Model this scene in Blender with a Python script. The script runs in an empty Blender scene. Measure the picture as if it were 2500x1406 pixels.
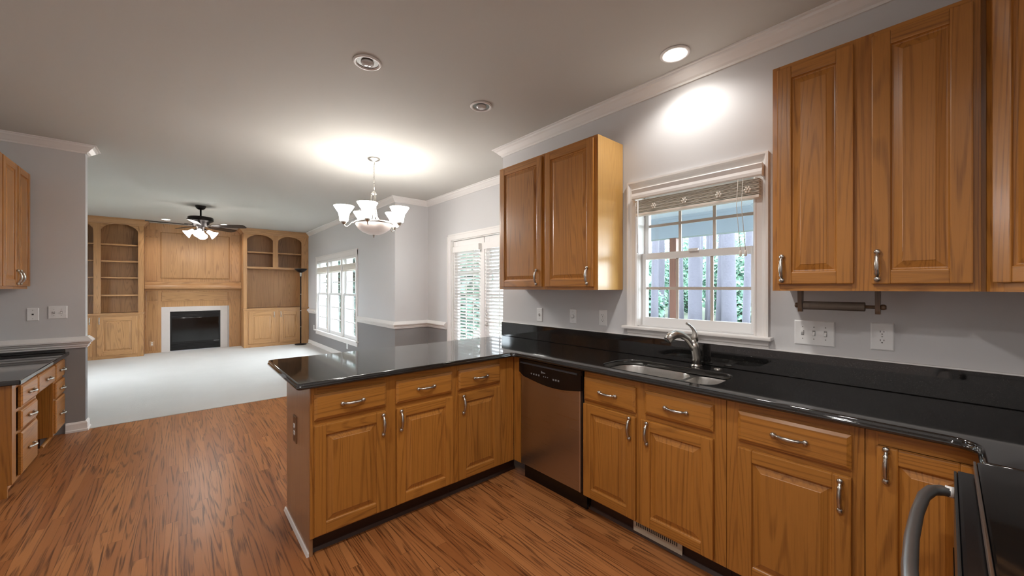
import bpy, bmesh, math, random
from mathutils import Vector, Matrix
random.seed(7)
S = bpy.context.scene
COL = S.collection
PI = math.pi
R = math.radians

# ------------------------------------------------------------------ camera, world, exposure
cam = bpy.data.objects.new('camera', bpy.data.cameras.new('camera'))
COL.objects.link(cam)
cam.location = (0, 0, 1.37)
cam.rotation_euler = (R(90), 0, R(-41.2))
cam.data.sensor_width = 36
cam.data.lens = 930 / 2500 * 36
cam.data.clip_start = 0.02
S.camera = cam
S.view_settings.view_transform = 'Standard'
S.view_settings.look = 'None'
S.view_settings.gamma = 1
S.view_settings.use_curve_mapping = False
S.view_settings.exposure = 1.02
SKY = 9.5
W = bpy.data.worlds.new('overcast_sky')
S.world = W
W.use_nodes = True
W.node_tree.nodes['Background'].inputs[0].default_value = (0.80, 0.92, 1.0, 1)
W.node_tree.nodes['Background'].inputs[1].default_value = SKY
WARM = (1.0, 0.965, 0.92)
P_DOWN = 27      # recessed downlights (W)
P_CHAND = 1.0      # each chandelier bulb
P_FAN = 1.6        # each fan bulb

def light(name, kind, loc, power, color, parent=None, radius=0.05, spot=None, rot=None):
    d = bpy.data.lights.new(name, kind)
    d.energy = power
    d.color = color
    d.shadow_soft_size = radius
    if kind == 'SPOT':
        d.spot_size = R(spot)
        d.spot_blend = 0.6
    o = bpy.data.objects.new(name, d)
    COL.objects.link(o)
    o.location = loc
    if rot: o.rotation_euler = rot
    if parent: o.parent = parent
    return o

# ------------------------------------------------------------------ materials
def new_mat(name):
    m = bpy.data.materials.new(name)
    m.use_nodes = True
    nt = m.node_tree
    return m, nt, nt.nodes['Principled BSDF']

def srgb(r, g, b):
    f = lambda c: (c / 255 / 12.92) if c / 255 <= 0.04045 else ((c / 255 + 0.055) / 1.055) ** 2.4
    return (f(r), f(g), f(b), 1)

def plain(name, col, rough=0.5, metal=0.0, bump=0.0, bscale=200, spec=0.5, coat=0.0, var=0.0):
    m, nt, b = new_mat(name)
    b.inputs['Base Color'].default_value = col
    b.inputs['Roughness'].default_value = rough
    b.inputs['Metallic'].default_value = metal
    b.inputs['Specular IOR Level'].default_value = spec
    b.inputs['Coat Weight'].default_value = coat
    tc = nt.nodes.new('ShaderNodeTexCoord')
    if bump:
        n = nt.nodes.new('ShaderNodeTexNoise'); n.inputs['Scale'].default_value = bscale
        n.inputs['Detail'].default_value = 3
        bp = nt.nodes.new('ShaderNodeBump'); bp.inputs['Strength'].default_value = bump
        bp.inputs['Distance'].default_value = 0.01
        nt.links.new(tc.outputs['Object'], n.inputs['Vector'])
        nt.links.new(n.outputs['Fac'], bp.inputs['Height'])
        nt.links.new(bp.outputs['Normal'], b.inputs['Normal'])
    if var:
        n = nt.nodes.new('ShaderNodeTexNoise'); n.inputs['Scale'].default_value = 3
        n.inputs['Detail'].default_value = 4
        mx = nt.nodes.new('ShaderNodeMix'); mx.data_type = 'RGBA'
        mx.inputs['A'].default_value = tuple(c * (1 - var) for c in col[:3]) + (1,)
        mx.inputs['B'].default_value = tuple(min(1, c * (1 + var)) for c in col[:3]) + (1,)
        nt.links.new(tc.outputs['Object'], n.inputs['Vector'])
        nt.links.new(n.outputs['Fac'], mx.inputs['Factor'])
        nt.links.new(mx.outputs['Result'], b.inputs['Base Color'])
    return m

def emit(name, col, strength, base=None):
    m, nt, b = new_mat(name)
    b.inputs['Base Color'].default_value = base or (0.9, 0.9, 0.88, 1)
    b.inputs['Emission Color'].default_value = col
    b.inputs['Emission Strength'].default_value = strength
    b.inputs['Roughness'].default_value = 0.35
    return m

def math_node(nt, op, a, b=None, clamp=False):
    n = nt.nodes.new('ShaderNodeMath'); n.operation = op; n.use_clamp = clamp
    for i, v in enumerate((a, b)):
        if v is None: continue
        if isinstance(v, (int, float)): n.inputs[i].default_value = v
        else: nt.links.new(v, n.inputs[i])
    return n.outputs[0]

def mix_col(nt, fac, a, b, mode='MIX'):
    n = nt.nodes.new('ShaderNodeMix'); n.data_type = 'RGBA'; n.blend_type = mode
    for key, v in (('Factor', fac), ('A', a), ('B', b)):
        if isinstance(v, (int, float, tuple)): n.inputs[key].default_value = v
        else: nt.links.new(v, n.inputs[key])
    return n.outputs['Result']

def mapped(nt, vec, scale, loc=(0, 0, 0), rot=(0, 0, 0)):
    n = nt.nodes.new('ShaderNodeMapping')
    n.inputs['Scale'].default_value = scale
    n.inputs['Location'].default_value = loc
    n.inputs['Rotation'].default_value = rot
    nt.links.new(vec, n.inputs['Vector'])
    return n.outputs[0]

def noise(nt, vec, scale, detail=2, rough=0.5):
    n = nt.nodes.new('ShaderNodeTexNoise')
    n.inputs['Scale'].default_value = scale; n.inputs['Detail'].default_value = detail
    n.inputs['Roughness'].default_value = rough
    nt.links.new(vec, n.inputs['Vector'])
    return n.outputs['Fac']

def ramp(nt, v, stops):
    n = nt.nodes.new('ShaderNodeValToRGB')
    e = n.color_ramp.elements
    while len(e) < len(stops): e.new(0.5)
    for el, (p, c) in zip(e, stops):
        el.position = p; el.color = c if isinstance(c, tuple) else (c, c, c, 1)
    nt.links.new(v, n.inputs[0])
    return n.outputs[0]

def wood(name, axis, light_c, dark_c, rough=0.36, lines=30.0, strength=0.38, coat=0.15):
    """oak: growth-ring lines as level lines of a stretched noise, short dark pores, slow colour drift"""
    m, nt, b = new_mat(name)
    tc = nt.nodes.new('ShaderNodeTexCoord')
    oi = nt.nodes.new('ShaderNodeObjectInfo')
    add = nt.nodes.new('ShaderNodeVectorMath'); add.operation = 'ADD'
    sc = nt.nodes.new('ShaderNodeVectorMath'); sc.operation = 'SCALE'
    comb = nt.nodes.new('ShaderNodeCombineXYZ')
    for i, k in enumerate((13.1, 7.7, 5.3)):
        nt.links.new(math_node(nt, 'MULTIPLY', oi.outputs['Random'], k), comb.inputs[i])
    nt.links.new(tc.outputs['Object'], add.inputs[0]); nt.links.new(comb.outputs[0], add.inputs[1])
    v = add.outputs[0]
    def st(across, along):
        s = [across] * 3; s['xyz'.index(axis)] = along; return tuple(s)
    big = noise(nt, mapped(nt, v, st(5.5, 0.30)), 1.0, 1.0, 0.4)
    ringv = math_node(nt, 'SINE', math_node(nt, 'MULTIPLY', big, lines * 2 * PI))
    ringf = ramp(nt, math_node(nt, 'MULTIPLY_ADD', ringv, 0.5), [(0.0, 0.0), (0.12, 0.25), (0.42, 1.0)])
    pores = noise(nt, mapped(nt, v, st(330, 9)), 1.0, 2, 0.6)
    poref = ramp(nt, pores, [(0.52, 0.0), (0.68, 1.0)])
    fine = noise(nt, mapped(nt, v, st(90, 2.2)), 1.0, 3, 0.6)
    slow = noise(nt, mapped(nt, v, st(7, 1.1), (3, 1, 2)), 1.0, 2)
    inv = math_node(nt, 'SUBTRACT', 1.0, ringf)
    brk = ramp(nt, fine, [(0.32, 0.25), (0.6, 1.0)])
    dk = math_node(nt, 'MULTIPLY', math_node(nt, 'MULTIPLY', inv, brk), strength)
    dk = math_node(nt, 'ADD', dk, math_node(nt, 'MULTIPLY', poref, 0.16), True)
    dk = math_node(nt, 'ADD', dk, math_node(nt, 'MULTIPLY', math_node(nt, 'SUBTRACT', slow, 0.5), 0.5), True)
    dk = math_node(nt, 'ADD', dk, math_node(nt, 'MULTIPLY', math_node(nt, 'SUBTRACT', fine, 0.5), 0.45), True)
    col = mix_col(nt, dk, light_c, dark_c)
    hsv = nt.nodes.new('ShaderNodeHueSaturation')
    nt.links.new(col, hsv.inputs['Color'])
    nt.links.new(math_node(nt, 'MULTIPLY_ADD', oi.outputs['Random'], 0.14), hsv.inputs['Value'])
    hsv.inputs['Value'].links[0].from_node.inputs[2].default_value = 0.93
    nt.links.new(hsv.outputs[0], b.inputs['Base Color'])
    b.inputs['Roughness'].default_value = rough
    b.inputs['Coat Weight'].default_value = coat
    b.inputs['Coat Roughness'].default_value = 0.2
    bp = nt.nodes.new('ShaderNodeBump'); bp.inputs['Strength'].default_value = 0.12
    bp.inputs['Distance'].default_value = 0.002
    nt.links.new(math_node(nt, 'SUBTRACT', 1.0, dk), bp.inputs['Height'])
    nt.links.new(bp.outputs['Normal'], b.inputs['Normal'])
    return m

def floor_wood(name):
    m, nt, b = new_mat(name)
    tc = nt.nodes.new('ShaderNodeTexCoord')
    sep = nt.nodes.new('ShaderNodeSeparateXYZ'); nt.links.new(tc.outputs['Object'], sep.inputs[0])
    x, y = sep.outputs[0], sep.outputs[1]
    xr = math_node(nt, 'DIVIDE', x, 0.0572)
    row = math_node(nt, 'FLOOR', xr)
    wn = nt.nodes.new('ShaderNodeTexWhiteNoise'); wn.noise_dimensions = '1D'
    nt.links.new(row, wn.inputs['W'])
    yr = math_node(nt, 'DIVIDE', math_node(nt, 'ADD', y, math_node(nt, 'MULTIPLY', wn.outputs['Value'], 5.0)), 0.95)
    seg = math_node(nt, 'FLOOR', yr)
    wn2 = nt.nodes.new('ShaderNodeTexWhiteNoise'); wn2.noise_dimensions = '2D'
    cb = nt.nodes.new('ShaderNodeCombineXYZ'); nt.links.new(row, cb.inputs[0]); nt.links.new(seg, cb.inputs[1])
    nt.links.new(cb.outputs[0], wn2.inputs['Vector'])
    rnd = wn2.outputs['Value']
    off = nt.nodes.new('ShaderNodeCombineXYZ')
    for i, k in enumerate((31.0, 17.0, 11.0)):
        nt.links.new(math_node(nt, 'MULTIPLY', rnd, k), off.inputs[i])
    add = nt.nodes.new('ShaderNodeVectorMath'); add.operation = 'ADD'
    nt.links.new(tc.outputs['Object'], add.inputs[0]); nt.links.new(off.outputs[0], add.inputs[1])
    v = add.outputs[0]
    big = noise(nt, mapped(nt, v, (11, 0.5, 11)), 1.0, 1.2, 0.45)
    ringv = math_node(nt, 'SINE', math_node(nt, 'MULTIPLY', big, 13 * 2 * PI))
    inv = ramp(nt, math_node(nt, 'MULTIPLY_ADD', ringv, 0.5), [(0.0, 1.0), (0.14, 0.8), (0.40, 0.0)])
    fine = noise(nt, mapped(nt, v, (150, 4, 1)), 1.0, 3, 0.6)
    brk = ramp(nt, fine, [(0.35, 0.1), (0.6, 1.0)])
    dk = math_node(nt, 'MULTIPLY', math_node(nt, 'MULTIPLY', inv, brk), 0.8)
    dk = math_node(nt, 'ADD', dk, math_node(nt, 'MULTIPLY', math_node(nt, 'SUBTRACT', fine, 0.5), 0.5), True)
    tone = mix_col(nt, rnd, srgb(150, 92, 50), srgb(176, 116, 68))
    col = mix_col(nt, dk, tone, srgb(74, 38, 18))
    fx = math_node(nt, 'FRACT', xr); fy = math_node(nt, 'FRACT', yr)
    gx = math_node(nt, 'LESS_THAN', math_node(nt, 'ABSOLUTE', math_node(nt, 'SUBTRACT', fx, 0.5)), 0.487)
    gy = math_node(nt, 'LESS_THAN', math_node(nt, 'ABSOLUTE', math_node(nt, 'SUBTRACT', fy, 0.5)), 0.4988)
    gap = math_node(nt, 'MULTIPLY', gx, gy)
    col = mix_col(nt, math_node(nt, 'MULTIPLY', math_node(nt, 'SUBTRACT', 1.0, gap), 0.55), col, srgb(60, 30, 15))
    nt.links.new(col, b.inputs['Base Color'])
    b.inputs['Roughness'].default_value = 0.33
    rr = math_node(nt, 'ADD', math_node(nt, 'MULTIPLY', fine, 0.14), 0.25)
    nt.links.new(rr, b.inputs['Roughness'])
    bp = nt.nodes.new('ShaderNodeBump'); bp.inputs['Strength'].default_value = 0.15
    bp.inputs['Distance'].default_value = 0.002
    nt.links.new(math_node(nt, 'SUBTRACT', gap, math_node(nt, 'MULTIPLY', dk, 0.4)), bp.inputs['Height'])
    nt.links.new(bp.outputs['Normal'], b.inputs['Normal'])
    return m

def granite(name):
    m, nt, b = new_mat(name)
    tc = nt.nodes.new('ShaderNodeTexCoord')
    n1 = noise(nt, tc.outputs['Object'], 260, 3, 0.7)
    n2 = noise(nt, tc.outputs['Object'], 60, 4, 0.7)
    f = ramp(nt, n1, [(0.55, 0.0), (0.72, 1.0)])
    g = ramp(nt, n2, [(0.45, 0.0), (0.75, 1.0)])
    c = mix_col(nt, math_node(nt, 'MULTIPLY', f, 0.8), (0.0065, 0.0065, 0.007, 1), (0.06, 0.055, 0.048, 1))
    c = mix_col(nt, math_node(nt, 'MULTIPLY', g, 0.4), c, (0.030, 0.026, 0.022, 1))
    nt.links.new(c, b.inputs['Base Color'])
    b.inputs['Roughness'].default_value = 0.05
    b.inputs['IOR'].default_value = 1.75
    return m

def pane_mat(name, tint=(1, 1, 1, 1), refl=1.0):
    m = bpy.data.materials.new(name); m.use_nodes = True
    nt = m.node_tree; nt.nodes.clear()
    out = nt.nodes.new('ShaderNodeOutputMaterial')
    tr = nt.nodes.new('ShaderNodeBsdfTransparent'); tr.inputs[0].default_value = tint
    gl = nt.nodes.new('ShaderNodeBsdfGlossy'); gl.inputs['Roughness'].default_value = 0.0
    fr = nt.nodes.new('ShaderNodeLayerWeight'); fr.inputs[0].default_value = 0.5
    f5 = math_node(nt, 'MULTIPLY_ADD', math_node(nt, 'POWER', fr.outputs['Facing'], 5.0), 0.96)
    f5.node.inputs[2].default_value = 0.035
    mx = nt.nodes.new('ShaderNodeMixShader')
    nt.links.new(math_node(nt, 'MULTIPLY', f5, refl), mx.inputs[0])
    nt.links.new(tr.outputs[0], mx.inputs[1]); nt.links.new(gl.outputs[0], mx.inputs[2])
    nt.links.new(mx.outputs[0], out.inputs[0])
    return m

def steel(name, col, rough, axis='z', aniso=0.0):
    m, nt, b = new_mat(name)
    tc = nt.nodes.new('ShaderNodeTexCoord')
    s = [400, 400, 400]; s['xyz'.index(axis)] = 3
    n = noise(nt, mapped(nt, tc.outputs['Object'], tuple(s)), 1.0, 2)
    b.inputs['Base Color'].default_value = col
    b.inputs['Metallic'].default_value = 1
    rr = math_node(nt, 'ADD', math_node(nt, 'MULTIPLY', n, 0.15), rough - 0.07)
    nt.links.new(rr, b.inputs['Roughness'])
    return m

OAK_L, OAK_D = srgb(176, 117, 50), srgb(88, 44, 13)
NAT_L, NAT_D = srgb(182, 136, 90), srgb(116, 74, 42)
OAK_V = wood('oak_vertical_grain', 'z', OAK_L, OAK_D)
OAK_H = wood('oak_horizontal_grain', 'x', OAK_L, OAK_D)
NAT_V = wood('natural_oak_vertical_grain', 'z', NAT_L, NAT_D, strength=0.45)
NAT_H = wood('natural_oak_horizontal_grain', 'x', NAT_L, NAT_D, strength=0.45)
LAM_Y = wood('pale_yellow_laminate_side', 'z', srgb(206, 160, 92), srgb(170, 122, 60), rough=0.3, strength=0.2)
LAM_G = wood('tan_laminate_end', 'z', srgb(160, 122, 88), srgb(132, 96, 66), rough=0.25, strength=0.15)
TOE = plain('dark_toe_board', srgb(52, 28, 16), 0.5)
FLOOR = floor_wood('oak_strip_floor')
GRANITE = granite('black_granite')
CARPET = plain('off_white_carpet', srgb(214, 210, 206), 0.95, bump=0.6, bscale=500, spec=0.1, var=0.04)
PAINT = plain('light_greige_wall_paint', srgb(208, 207, 208), 0.6, bump=0.03, bscale=300, spec=0.3)
GREY = plain('grey_lower_wall_paint', srgb(140, 138, 139), 0.6, bump=0.03, bscale=300, spec=0.3)
CEIL = plain('ceiling_paint', srgb(203, 201, 196), 0.8, bump=0.03, bscale=300, spec=0.2)
WHITE = plain('white_trim_paint', srgb(233, 230, 228), 0.35, bump=0.01, bscale=80)
PLAST = plain('white_plastic', srgb(236, 236, 236), 0.3, bump=0.005, bscale=90)
SLOT = plain('dark_slot', srgb(60, 58, 56), 0.6)
BEIGE = plain('beige_window_grid', srgb(196, 186, 176), 0.5)
BLIND = plain('off_white_blind_slats', srgb(236, 228, 218), 0.5)
NICKEL = steel('brushed_nickel', (0.52, 0.50, 0.47, 1), 0.30)
STEEL = steel('stainless_steel', (0.50, 0.47, 0.44, 1), 0.30, 'x')
SINKM = steel('brushed_sink_steel', (0.70, 0.68, 0.65, 1), 0.30, 'x')
BLACKP = plain('black_plastic', (0.004, 0.004, 0.005, 1), 0.22)
GLOSSB = plain('black_ceramic_glass', (0.006, 0.006, 0.006, 1), 0.06)
DARKM = plain('dark_bronze_metal', srgb(34, 27, 26), 0.4, metal=0.6)
BLACKM = plain('black_lamp_metal', srgb(22, 20, 24), 0.4, metal=0.3)
LEGEND = plain('grey_panel_print', srgb(120, 120, 122), 0.5)
MARBLE = plain('pale_marble', srgb(200, 190, 184), 0.2, var=0.10)
FIREB = plain('black_firebox', srgb(14, 13, 15), 0.25)
BULB_OFF = plain('unlit_bulb_glass', srgb(205, 205, 205), 0.08, spec=0.8)
REFLECT = plain('lamp_reflector', srgb(96, 92, 88), 0.3, metal=0.5)
SHADE_ON = emit('lit_frosted_glass', (1.0, 0.97, 0.92, 1), 28.0)
INNER_ON = emit('lit_glass_inside', (1.0, 0.97, 0.92, 1), 5.0)
FAN_ON = emit('lit_fan_glass', (1.0, 0.96, 0.90, 1), 9.0)
LAMP_ON = emit('lit_lamp_face', (1.0, 0.94, 0.85, 1), 14.0)
BOWL = emit('frosted_bowl_glass', (1.0, 0.93, 0.88, 1), 0.12, srgb(196, 182, 174))
PANE = pane_mat('window_glass')
PORCHC = plain('porch_ceiling_paint', srgb(190, 205, 218), 0.6)
PORCHB = plain('porch_beam_paint', srgb(150, 164, 176), 0.6)
POSTM = wood('brown_porch_post', 'z', srgb(120, 82, 66), srgb(70, 44, 36), rough=0.7)
DECK = plain('porch_floor_boards', srgb(120, 112, 104), 0.7, var=0.1)
GROUND = plain('leafy_ground', srgb(56, 66, 48), 0.9, var=0.3)
BARK = plain('pine_bark', srgb(70, 69, 78), 0.9, bump=0.8, bscale=18, var=0.25)
LEAF = [plain('green_leaves_%d' % i, c, 0.6, var=0.3) for i, c in
        enumerate((srgb(76, 112, 92), srgb(98, 138, 112), srgb(58, 92, 80)))]
EVERGREEN = plain('dark_evergreen_needles', srgb(36, 62, 54), 0.7, var=0.3)
TUBE = plain('cardboard_tube', srgb(104, 92, 82), 0.8, var=0.15)
CREAM = plain('cream_vent_metal', srgb(206, 196, 176), 0.4)
CORDM = plain('white_cord', srgb(225, 222, 216), 0.6)
CRYSTAL = plain('clear_cord_clip', srgb(226, 220, 210), 0.15, spec=0.8)

# ------------------------------------------------------------------ mesh builder
class MB:
    def __init__(s):
        s.v = []; s.f = []; s.m = []; s.sm = []
    def add(s, verts, faces, m=0, smooth=False):
        o = len(s.v)
        s.v += [tuple(p) for p in verts]
        for f in faces:
            s.f.append(tuple(i + o for i in f)); s.m.append(m); s.sm.append(smooth)
        return s
    def box(s, x0, x1, y0, y1, z0, z1, m=0, bev=0.0):
        x0, x1 = sorted((x0, x1)); y0, y1 = sorted((y0, y1)); z0, z1 = sorted((z0, z1))
        if bev <= 0:
            P = [(x, y, z) for x in (x0, x1) for y in (y0, y1) for z in (z0, z1)]
            F = [(0, 1, 3, 2), (4, 6, 7, 5), (0, 4, 5, 1), (2, 3, 7, 6), (0, 2, 6, 4), (1, 5, 7, 3)]
            return s.add(P, F, m)
        bm = bmesh.new()
        bmesh.ops.create_cube(bm, size=1)
        for v in bm.verts:
            v.co = ((x0 + x1) / 2 + v.co.x * (x1 - x0), (y0 + y1) / 2 + v.co.y * (y1 - y0), (z0 + z1) / 2 + v.co.z * (z1 - z0))
        bmesh.ops.bevel(bm, geom=list(bm.edges), offset=bev, segments=2, affect='EDGES', profile=0.6)
        return s.bm(bm, m)
    def bm(s, bm, m=0, smooth=False):
        bm.verts.index_update()
        s.add([v.co[:] for v in bm.verts], [[v.index for v in f.verts] for f in bm.faces], m, smooth)
        bm.free()
        return s
    def loops(s, loops, m=0, smooth=False, cap0=True, cap1=True, closed=True):
        n = len(loops[0]); o = len(s.v)
        P = [p for l in loops for p in l]; F = []
        for i in range(len(loops) - 1):
            for j in range(n if closed else n - 1):
                k = (j + 1) % n
                F.append((i * n + j, i * n + k, (i + 1) * n + k, (i + 1) * n + j))
        s.add(P, F, m, smooth)
        if cap0: s.f.append(tuple(o + i for i in reversed(range(n)))); s.m.append(m); s.sm.append(False)
        if cap1: s.f.append(tuple(o + (len(loops) - 1) * n + i for i in range(n))); s.m.append(m); s.sm.append(False)
        return s
    def lathe(s, prof, c=(0, 0, 0), seg=24, m=0, axis=(0, 0, 1), smooth=True, caps=(True, True)):
        q = Vector((0, 0, 1)).rotation_difference(Vector(axis).normalized()); c = Vector(c)
        L = [[c + q @ Vector((r * math.cos(2 * PI * i / seg), r * math.sin(2 * PI * i / seg), z)) for i in range(seg)] for r, z in prof]
        return s.loops(L, m, smooth, *caps)
    def tube(s, pts, rad, seg=10, m=0, caps=(True, True)):
        pts = [Vector(p) for p in pts]
        if isinstance(rad, (int, float)): rad = [rad] * len(pts)
        L = []; prev = None
        for i, p in enumerate(pts):
            t = (pts[min(i + 1, len(pts) - 1)] - pts[max(i - 1, 0)]).normalized()
            if prev is None:
                a = Vector((0, 0, 1)) if abs(t.z) < 0.9 else Vector((1, 0, 0))
                n = (a - t * a.dot(t)).normalized()
            else:
                n = (prev - t * prev.dot(t)).normalized()
            prev = n; b = t.cross(n)
            L.append([p + (n * math.cos(2 * PI * k / seg) + b * math.sin(2 * PI * k / seg)) * rad[i] for k in range(seg)])
        return s.loops(L, m, True, *caps)
    def prism(s, poly, a, b, axis='y', m=0):
        """poly of 2-D points extruded along an axis: axis x -> (y,z), y -> (x,z), z -> (x,y)"""
        def P(u, v, w): return {'x': (w, u, v), 'y': (u, w, v), 'z': (u, v, w)}[axis]
        bm = bmesh.new()
        va = [bm.verts.new(P(u, v, a)) for u, v in poly]; vb = [bm.verts.new(P(u, v, b)) for u, v in poly]
        n = len(poly)
        bm.faces.new(va); bm.faces.new(list(reversed(vb)))
        for i in range(n):
            bm.faces.new((va[i], vb[i], vb[(i + 1) % n], va[(i + 1) % n]))
        bmesh.ops.recalc_face_normals(bm, faces=list(bm.faces))
        return s.bm(bm, m)
    def ball(s, c, r, m=0, sq=(1, 1, 1), seg=12):
        bm = bmesh.new(); bmesh.ops.create_uvsphere(bm, u_segments=seg, v_segments=max(6, seg // 2), radius=1)
        for v in bm.verts: v.co = (c[0] + v.co.x * r * sq[0], c[1] + v.co.y * r * sq[1], c[2] + v.co.z * r * sq[2])
        return s.bm(bm, m, True)
    def sweep(s, prof, path, side=1, m=0, ends=True):
        """moulding profile (out, z) along a plan path; out is measured to the left of travel times side"""
        n = len(path); P2 = [Vector(p) for p in path]; L = []
        for i in range(n):
            d0 = (P2[i] - P2[i - 1]).normalized() if i else None
            d1 = (P2[i + 1] - P2[i]).normalized() if i < n - 1 else None
            nn = [Vector((-d.y, d.x)) * side for d in (d0, d1) if d is not None]
            mv = nn[0] if len(nn) == 1 else (nn[0] + nn[1]) / (1 + nn[0].dot(nn[1]))
            L.append([(P2[i].x + mv.x * o, P2[i].y + mv.y * o, z) for o, z in prof])
        return s.loops(L, m, False, ends, ends)
    def build(s, name, mats, parent=None, recalc=True):
        me = bpy.data.meshes.new(name)
        me.from_pydata(s.v, [], s.f)
        if not isinstance(mats, (list, tuple)): mats = [mats]
        for mm in mats: me.materials.append(mm)
        me.polygons.foreach_set('material_index', s.m)
        me.polygons.foreach_set('use_smooth', s.sm)
        if recalc:
            bm = bmesh.new(); bm.from_mesh(me)
            bmesh.ops.recalc_face_normals(bm, faces=list(bm.faces)); bm.to_mesh(me); bm.free()
        me.update()
        o = bpy.data.objects.new(name, me)
        COL.objects.link(o)
        if parent: o.parent = parent
        return o

def tag(o, label, cat, group=None):
    o['label'] = label; o['category'] = cat
    if group: o['group'] = group
    return o

def thing(name, label, cat, loc=(0, 0, 0), rz=0, group=None):
    o = bpy.data.objects.new(name, None); COL.objects.link(o)
    o.empty_display_size = 0.1
    o.location = loc; o.rotation_euler = (0, 0, R(rz))
    return tag(o, label, cat, group)

def struct(o, label, cat):
    o['kind'] = 'structure'; o['label'] = label; o['category'] = cat
    return o

def sthing(name, label, cat, loc=(0, 0, 0), rz=0):
    o = thing(name, label, cat, loc, rz); o['kind'] = 'structure'
    return o

def copy_tree(o, label=None):
    c = o.copy(); COL.objects.link(c)
    for ch in list(o.children):
        k = copy_tree(ch); k.parent = c
    if label: c['label'] = label
    return c

# ------------------------------------------------------------------ room shell
CZ = 2.74
def walls():
    struct(MB().box(-1.43, 3.12, -0.84, 5.5, -0.12, 0.0).build('floor', FLOOR), 'oak strip floor of the kitchen with dark grain', 'floor')
    struct(MB().box(-1.98, 2.57, 5.5, 11.12, -0.12, 0.004).build('floor_carpet', CARPET), 'off-white wall-to-wall carpet of the fireplace room', 'carpet')
    c = MB().box(-2.1, 3.3, -0.95, 11.2, CZ, CZ + 0.12)
    struct(c.build('ceiling', CEIL), 'smooth pale painted ceiling over kitchen and fireplace room', 'ceiling')
    w = MB()   # sink wall with its window opening
    x0, x1 = 2.42, 2.56
    w.box(x0, x1, -0.84, 0.70, 0, CZ).box(x0, x1, 1.43, 2.90, 0, CZ).box(x0, x1, 0.70, 1.43, 0, 1.11).box(x0, x1, 0.70, 1.43, 2.05, CZ)
    w.box(2.56, 3.0, 2.76, 2.90, 0, CZ)
    struct(w.build('wall_right', PAINT), 'light greige kitchen wall behind the sink', 'wall')
    w = MB()   # nook wall with french doors
    for a, b in ((2.76, 3.26), (4.77, 5.5)):
        w.box(3.0, 3.12, a, b, 0, 0.76, 1).box(3.0, 3.12, a, b, 0.76, CZ, 0)
    w.box(3.0, 3.12, 3.26, 4.77, 2.06, CZ)
    struct(w.build('wall_nook', [PAINT, GREY]), 'breakfast nook wall around the french doors, grey below the chair rail', 'wall')
    w = MB()
    w.box(2.45, 3.12, 5.47, 5.59, 0, 0.76, 1).box(2.45, 3.12, 5.47, 5.59, 0.76, CZ, 0)
    struct(w.build('wall_return', [PAINT, GREY]), 'short return wall between the nook and the fireplace room', 'wall')
    w = MB()
    for a, b in ((5.59, 7.10), (9.74, 11.12)):
        w.box(2.45, 2.57, a, b, 0, 0.76, 1).box(2.45, 2.57, a, b, 0.76, CZ, 0)
    w.box(2.45, 2.57, 7.10, 9.74, 0, 0.40, 1).box(2.45, 2.57, 7.10, 9.74, 1.99, CZ, 0)
    struct(w.build('wall_family_right', [PAINT, GREY]), 'fireplace room wall around the triple window, grey below the chair rail', 'wall')
    struct(MB().box(-1.98, 2.45, 11.0, 11.12, 0, CZ).build('wall_fireplace', PAINT), 'far wall behind the fireplace and bookcases', 'wall')
    w = MB()
    w.box(-1.98, -1.88, 5.47, 7.7, 0, CZ).box(-1.98, -1.88, 8.9, 11.12, 0, CZ)
    w.box(-1.98, -1.88, 7.7, 8.9, 0, 0.75).box(-1.98, -1.88, 7.7, 8.9, 2.05, CZ)
    struct(w.build('wall_family_left', PAINT), 'fireplace room wall with an added daylight window, out of view', 'wall')
    w = MB()
    w.box(-1.88, -0.675, 5.47, 5.586, 0, 0.80, 1).box(-1.88, -0.675, 5.47, 5.586, 0.80, CZ, 0)
    struct(w.build('wall_stub', [PAINT, GREY]), 'stub wall beside the desk, grey below the chair rail', 'wall')
    w = MB().box(-1.43, -1.31, -0.84, 5.47, 0, CZ)
    struct(w.build('wall_left', PAINT), 'kitchen wall behind the desk', 'wall')
    struct(MB().box(-1.31, 2.42, -0.84, -0.72, 0, CZ).build('wall_back', PAINT), 'kitchen wall behind the range', 'wall')

    crown = [(0, CZ - .078), (.010, CZ - .078), (.013, CZ - .066), (.024, CZ - .058), (.050, CZ - .030), (.062, CZ - .022),
             (.066, CZ - .010), (.080, CZ - .008), (.080, CZ), (0, CZ)]
    t = MB().sweep(crown, [(-1.31, -.72), (2.42, -.72), (2.42, 2.90), (3.0, 2.90), (3.0, 5.47), (2.45, 5.47), (2.45, 11.0)], 1)
    struct(t.build('trim_1', WHITE), 'white crown moulding along the sink wall, nook and window wall', 'crown moulding')
    t = MB().sweep(crown, [(-1.88, 5.586), (-.675, 5.586), (-.675, 5.47), (-1.31, 5.47), (-1.31, -.72)], 1)
    struct(t.build('trim_2', WHITE), 'white crown moulding wrapping the stub wall and desk wall', 'crown moulding')
    def rail(z0, z1):
        return [(0, z0), (.012, z0), (.014, z0 + .012), (.022, z0 + .02), (.022, z0 + .032), (.032, z0 + .040), (.036, z0 + .052),
                (.050, z0 + .058), (.050, z0 + .070), (.014, z1), (0, z1)]
    t = MB().sweep(rail(.755, .862), [(3.0, 4.90), (3.0, 5.47), (2.45, 5.47), (2.45, 7.05)], 1)
    struct(t.build('trim_3', WHITE), 'white chair rail running round the nook corner', 'chair rail')
    t = MB().sweep(rail(.755, .862), [(2.45, 9.81), (2.45, 10.5)], 1)
    struct(t.build('trim_4', WHITE), 'short white chair rail between triple window and bookcase', 'chair rail')
    t = MB().sweep(rail(.80, .905), [(-.675, 5.586), (-.675, 5.47), (-1.31, 5.47)], 1)
    struct(t.build('trim_5', WHITE), 'white chair rail above the desk wrapping the stub wall', 'chair rail')
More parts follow.
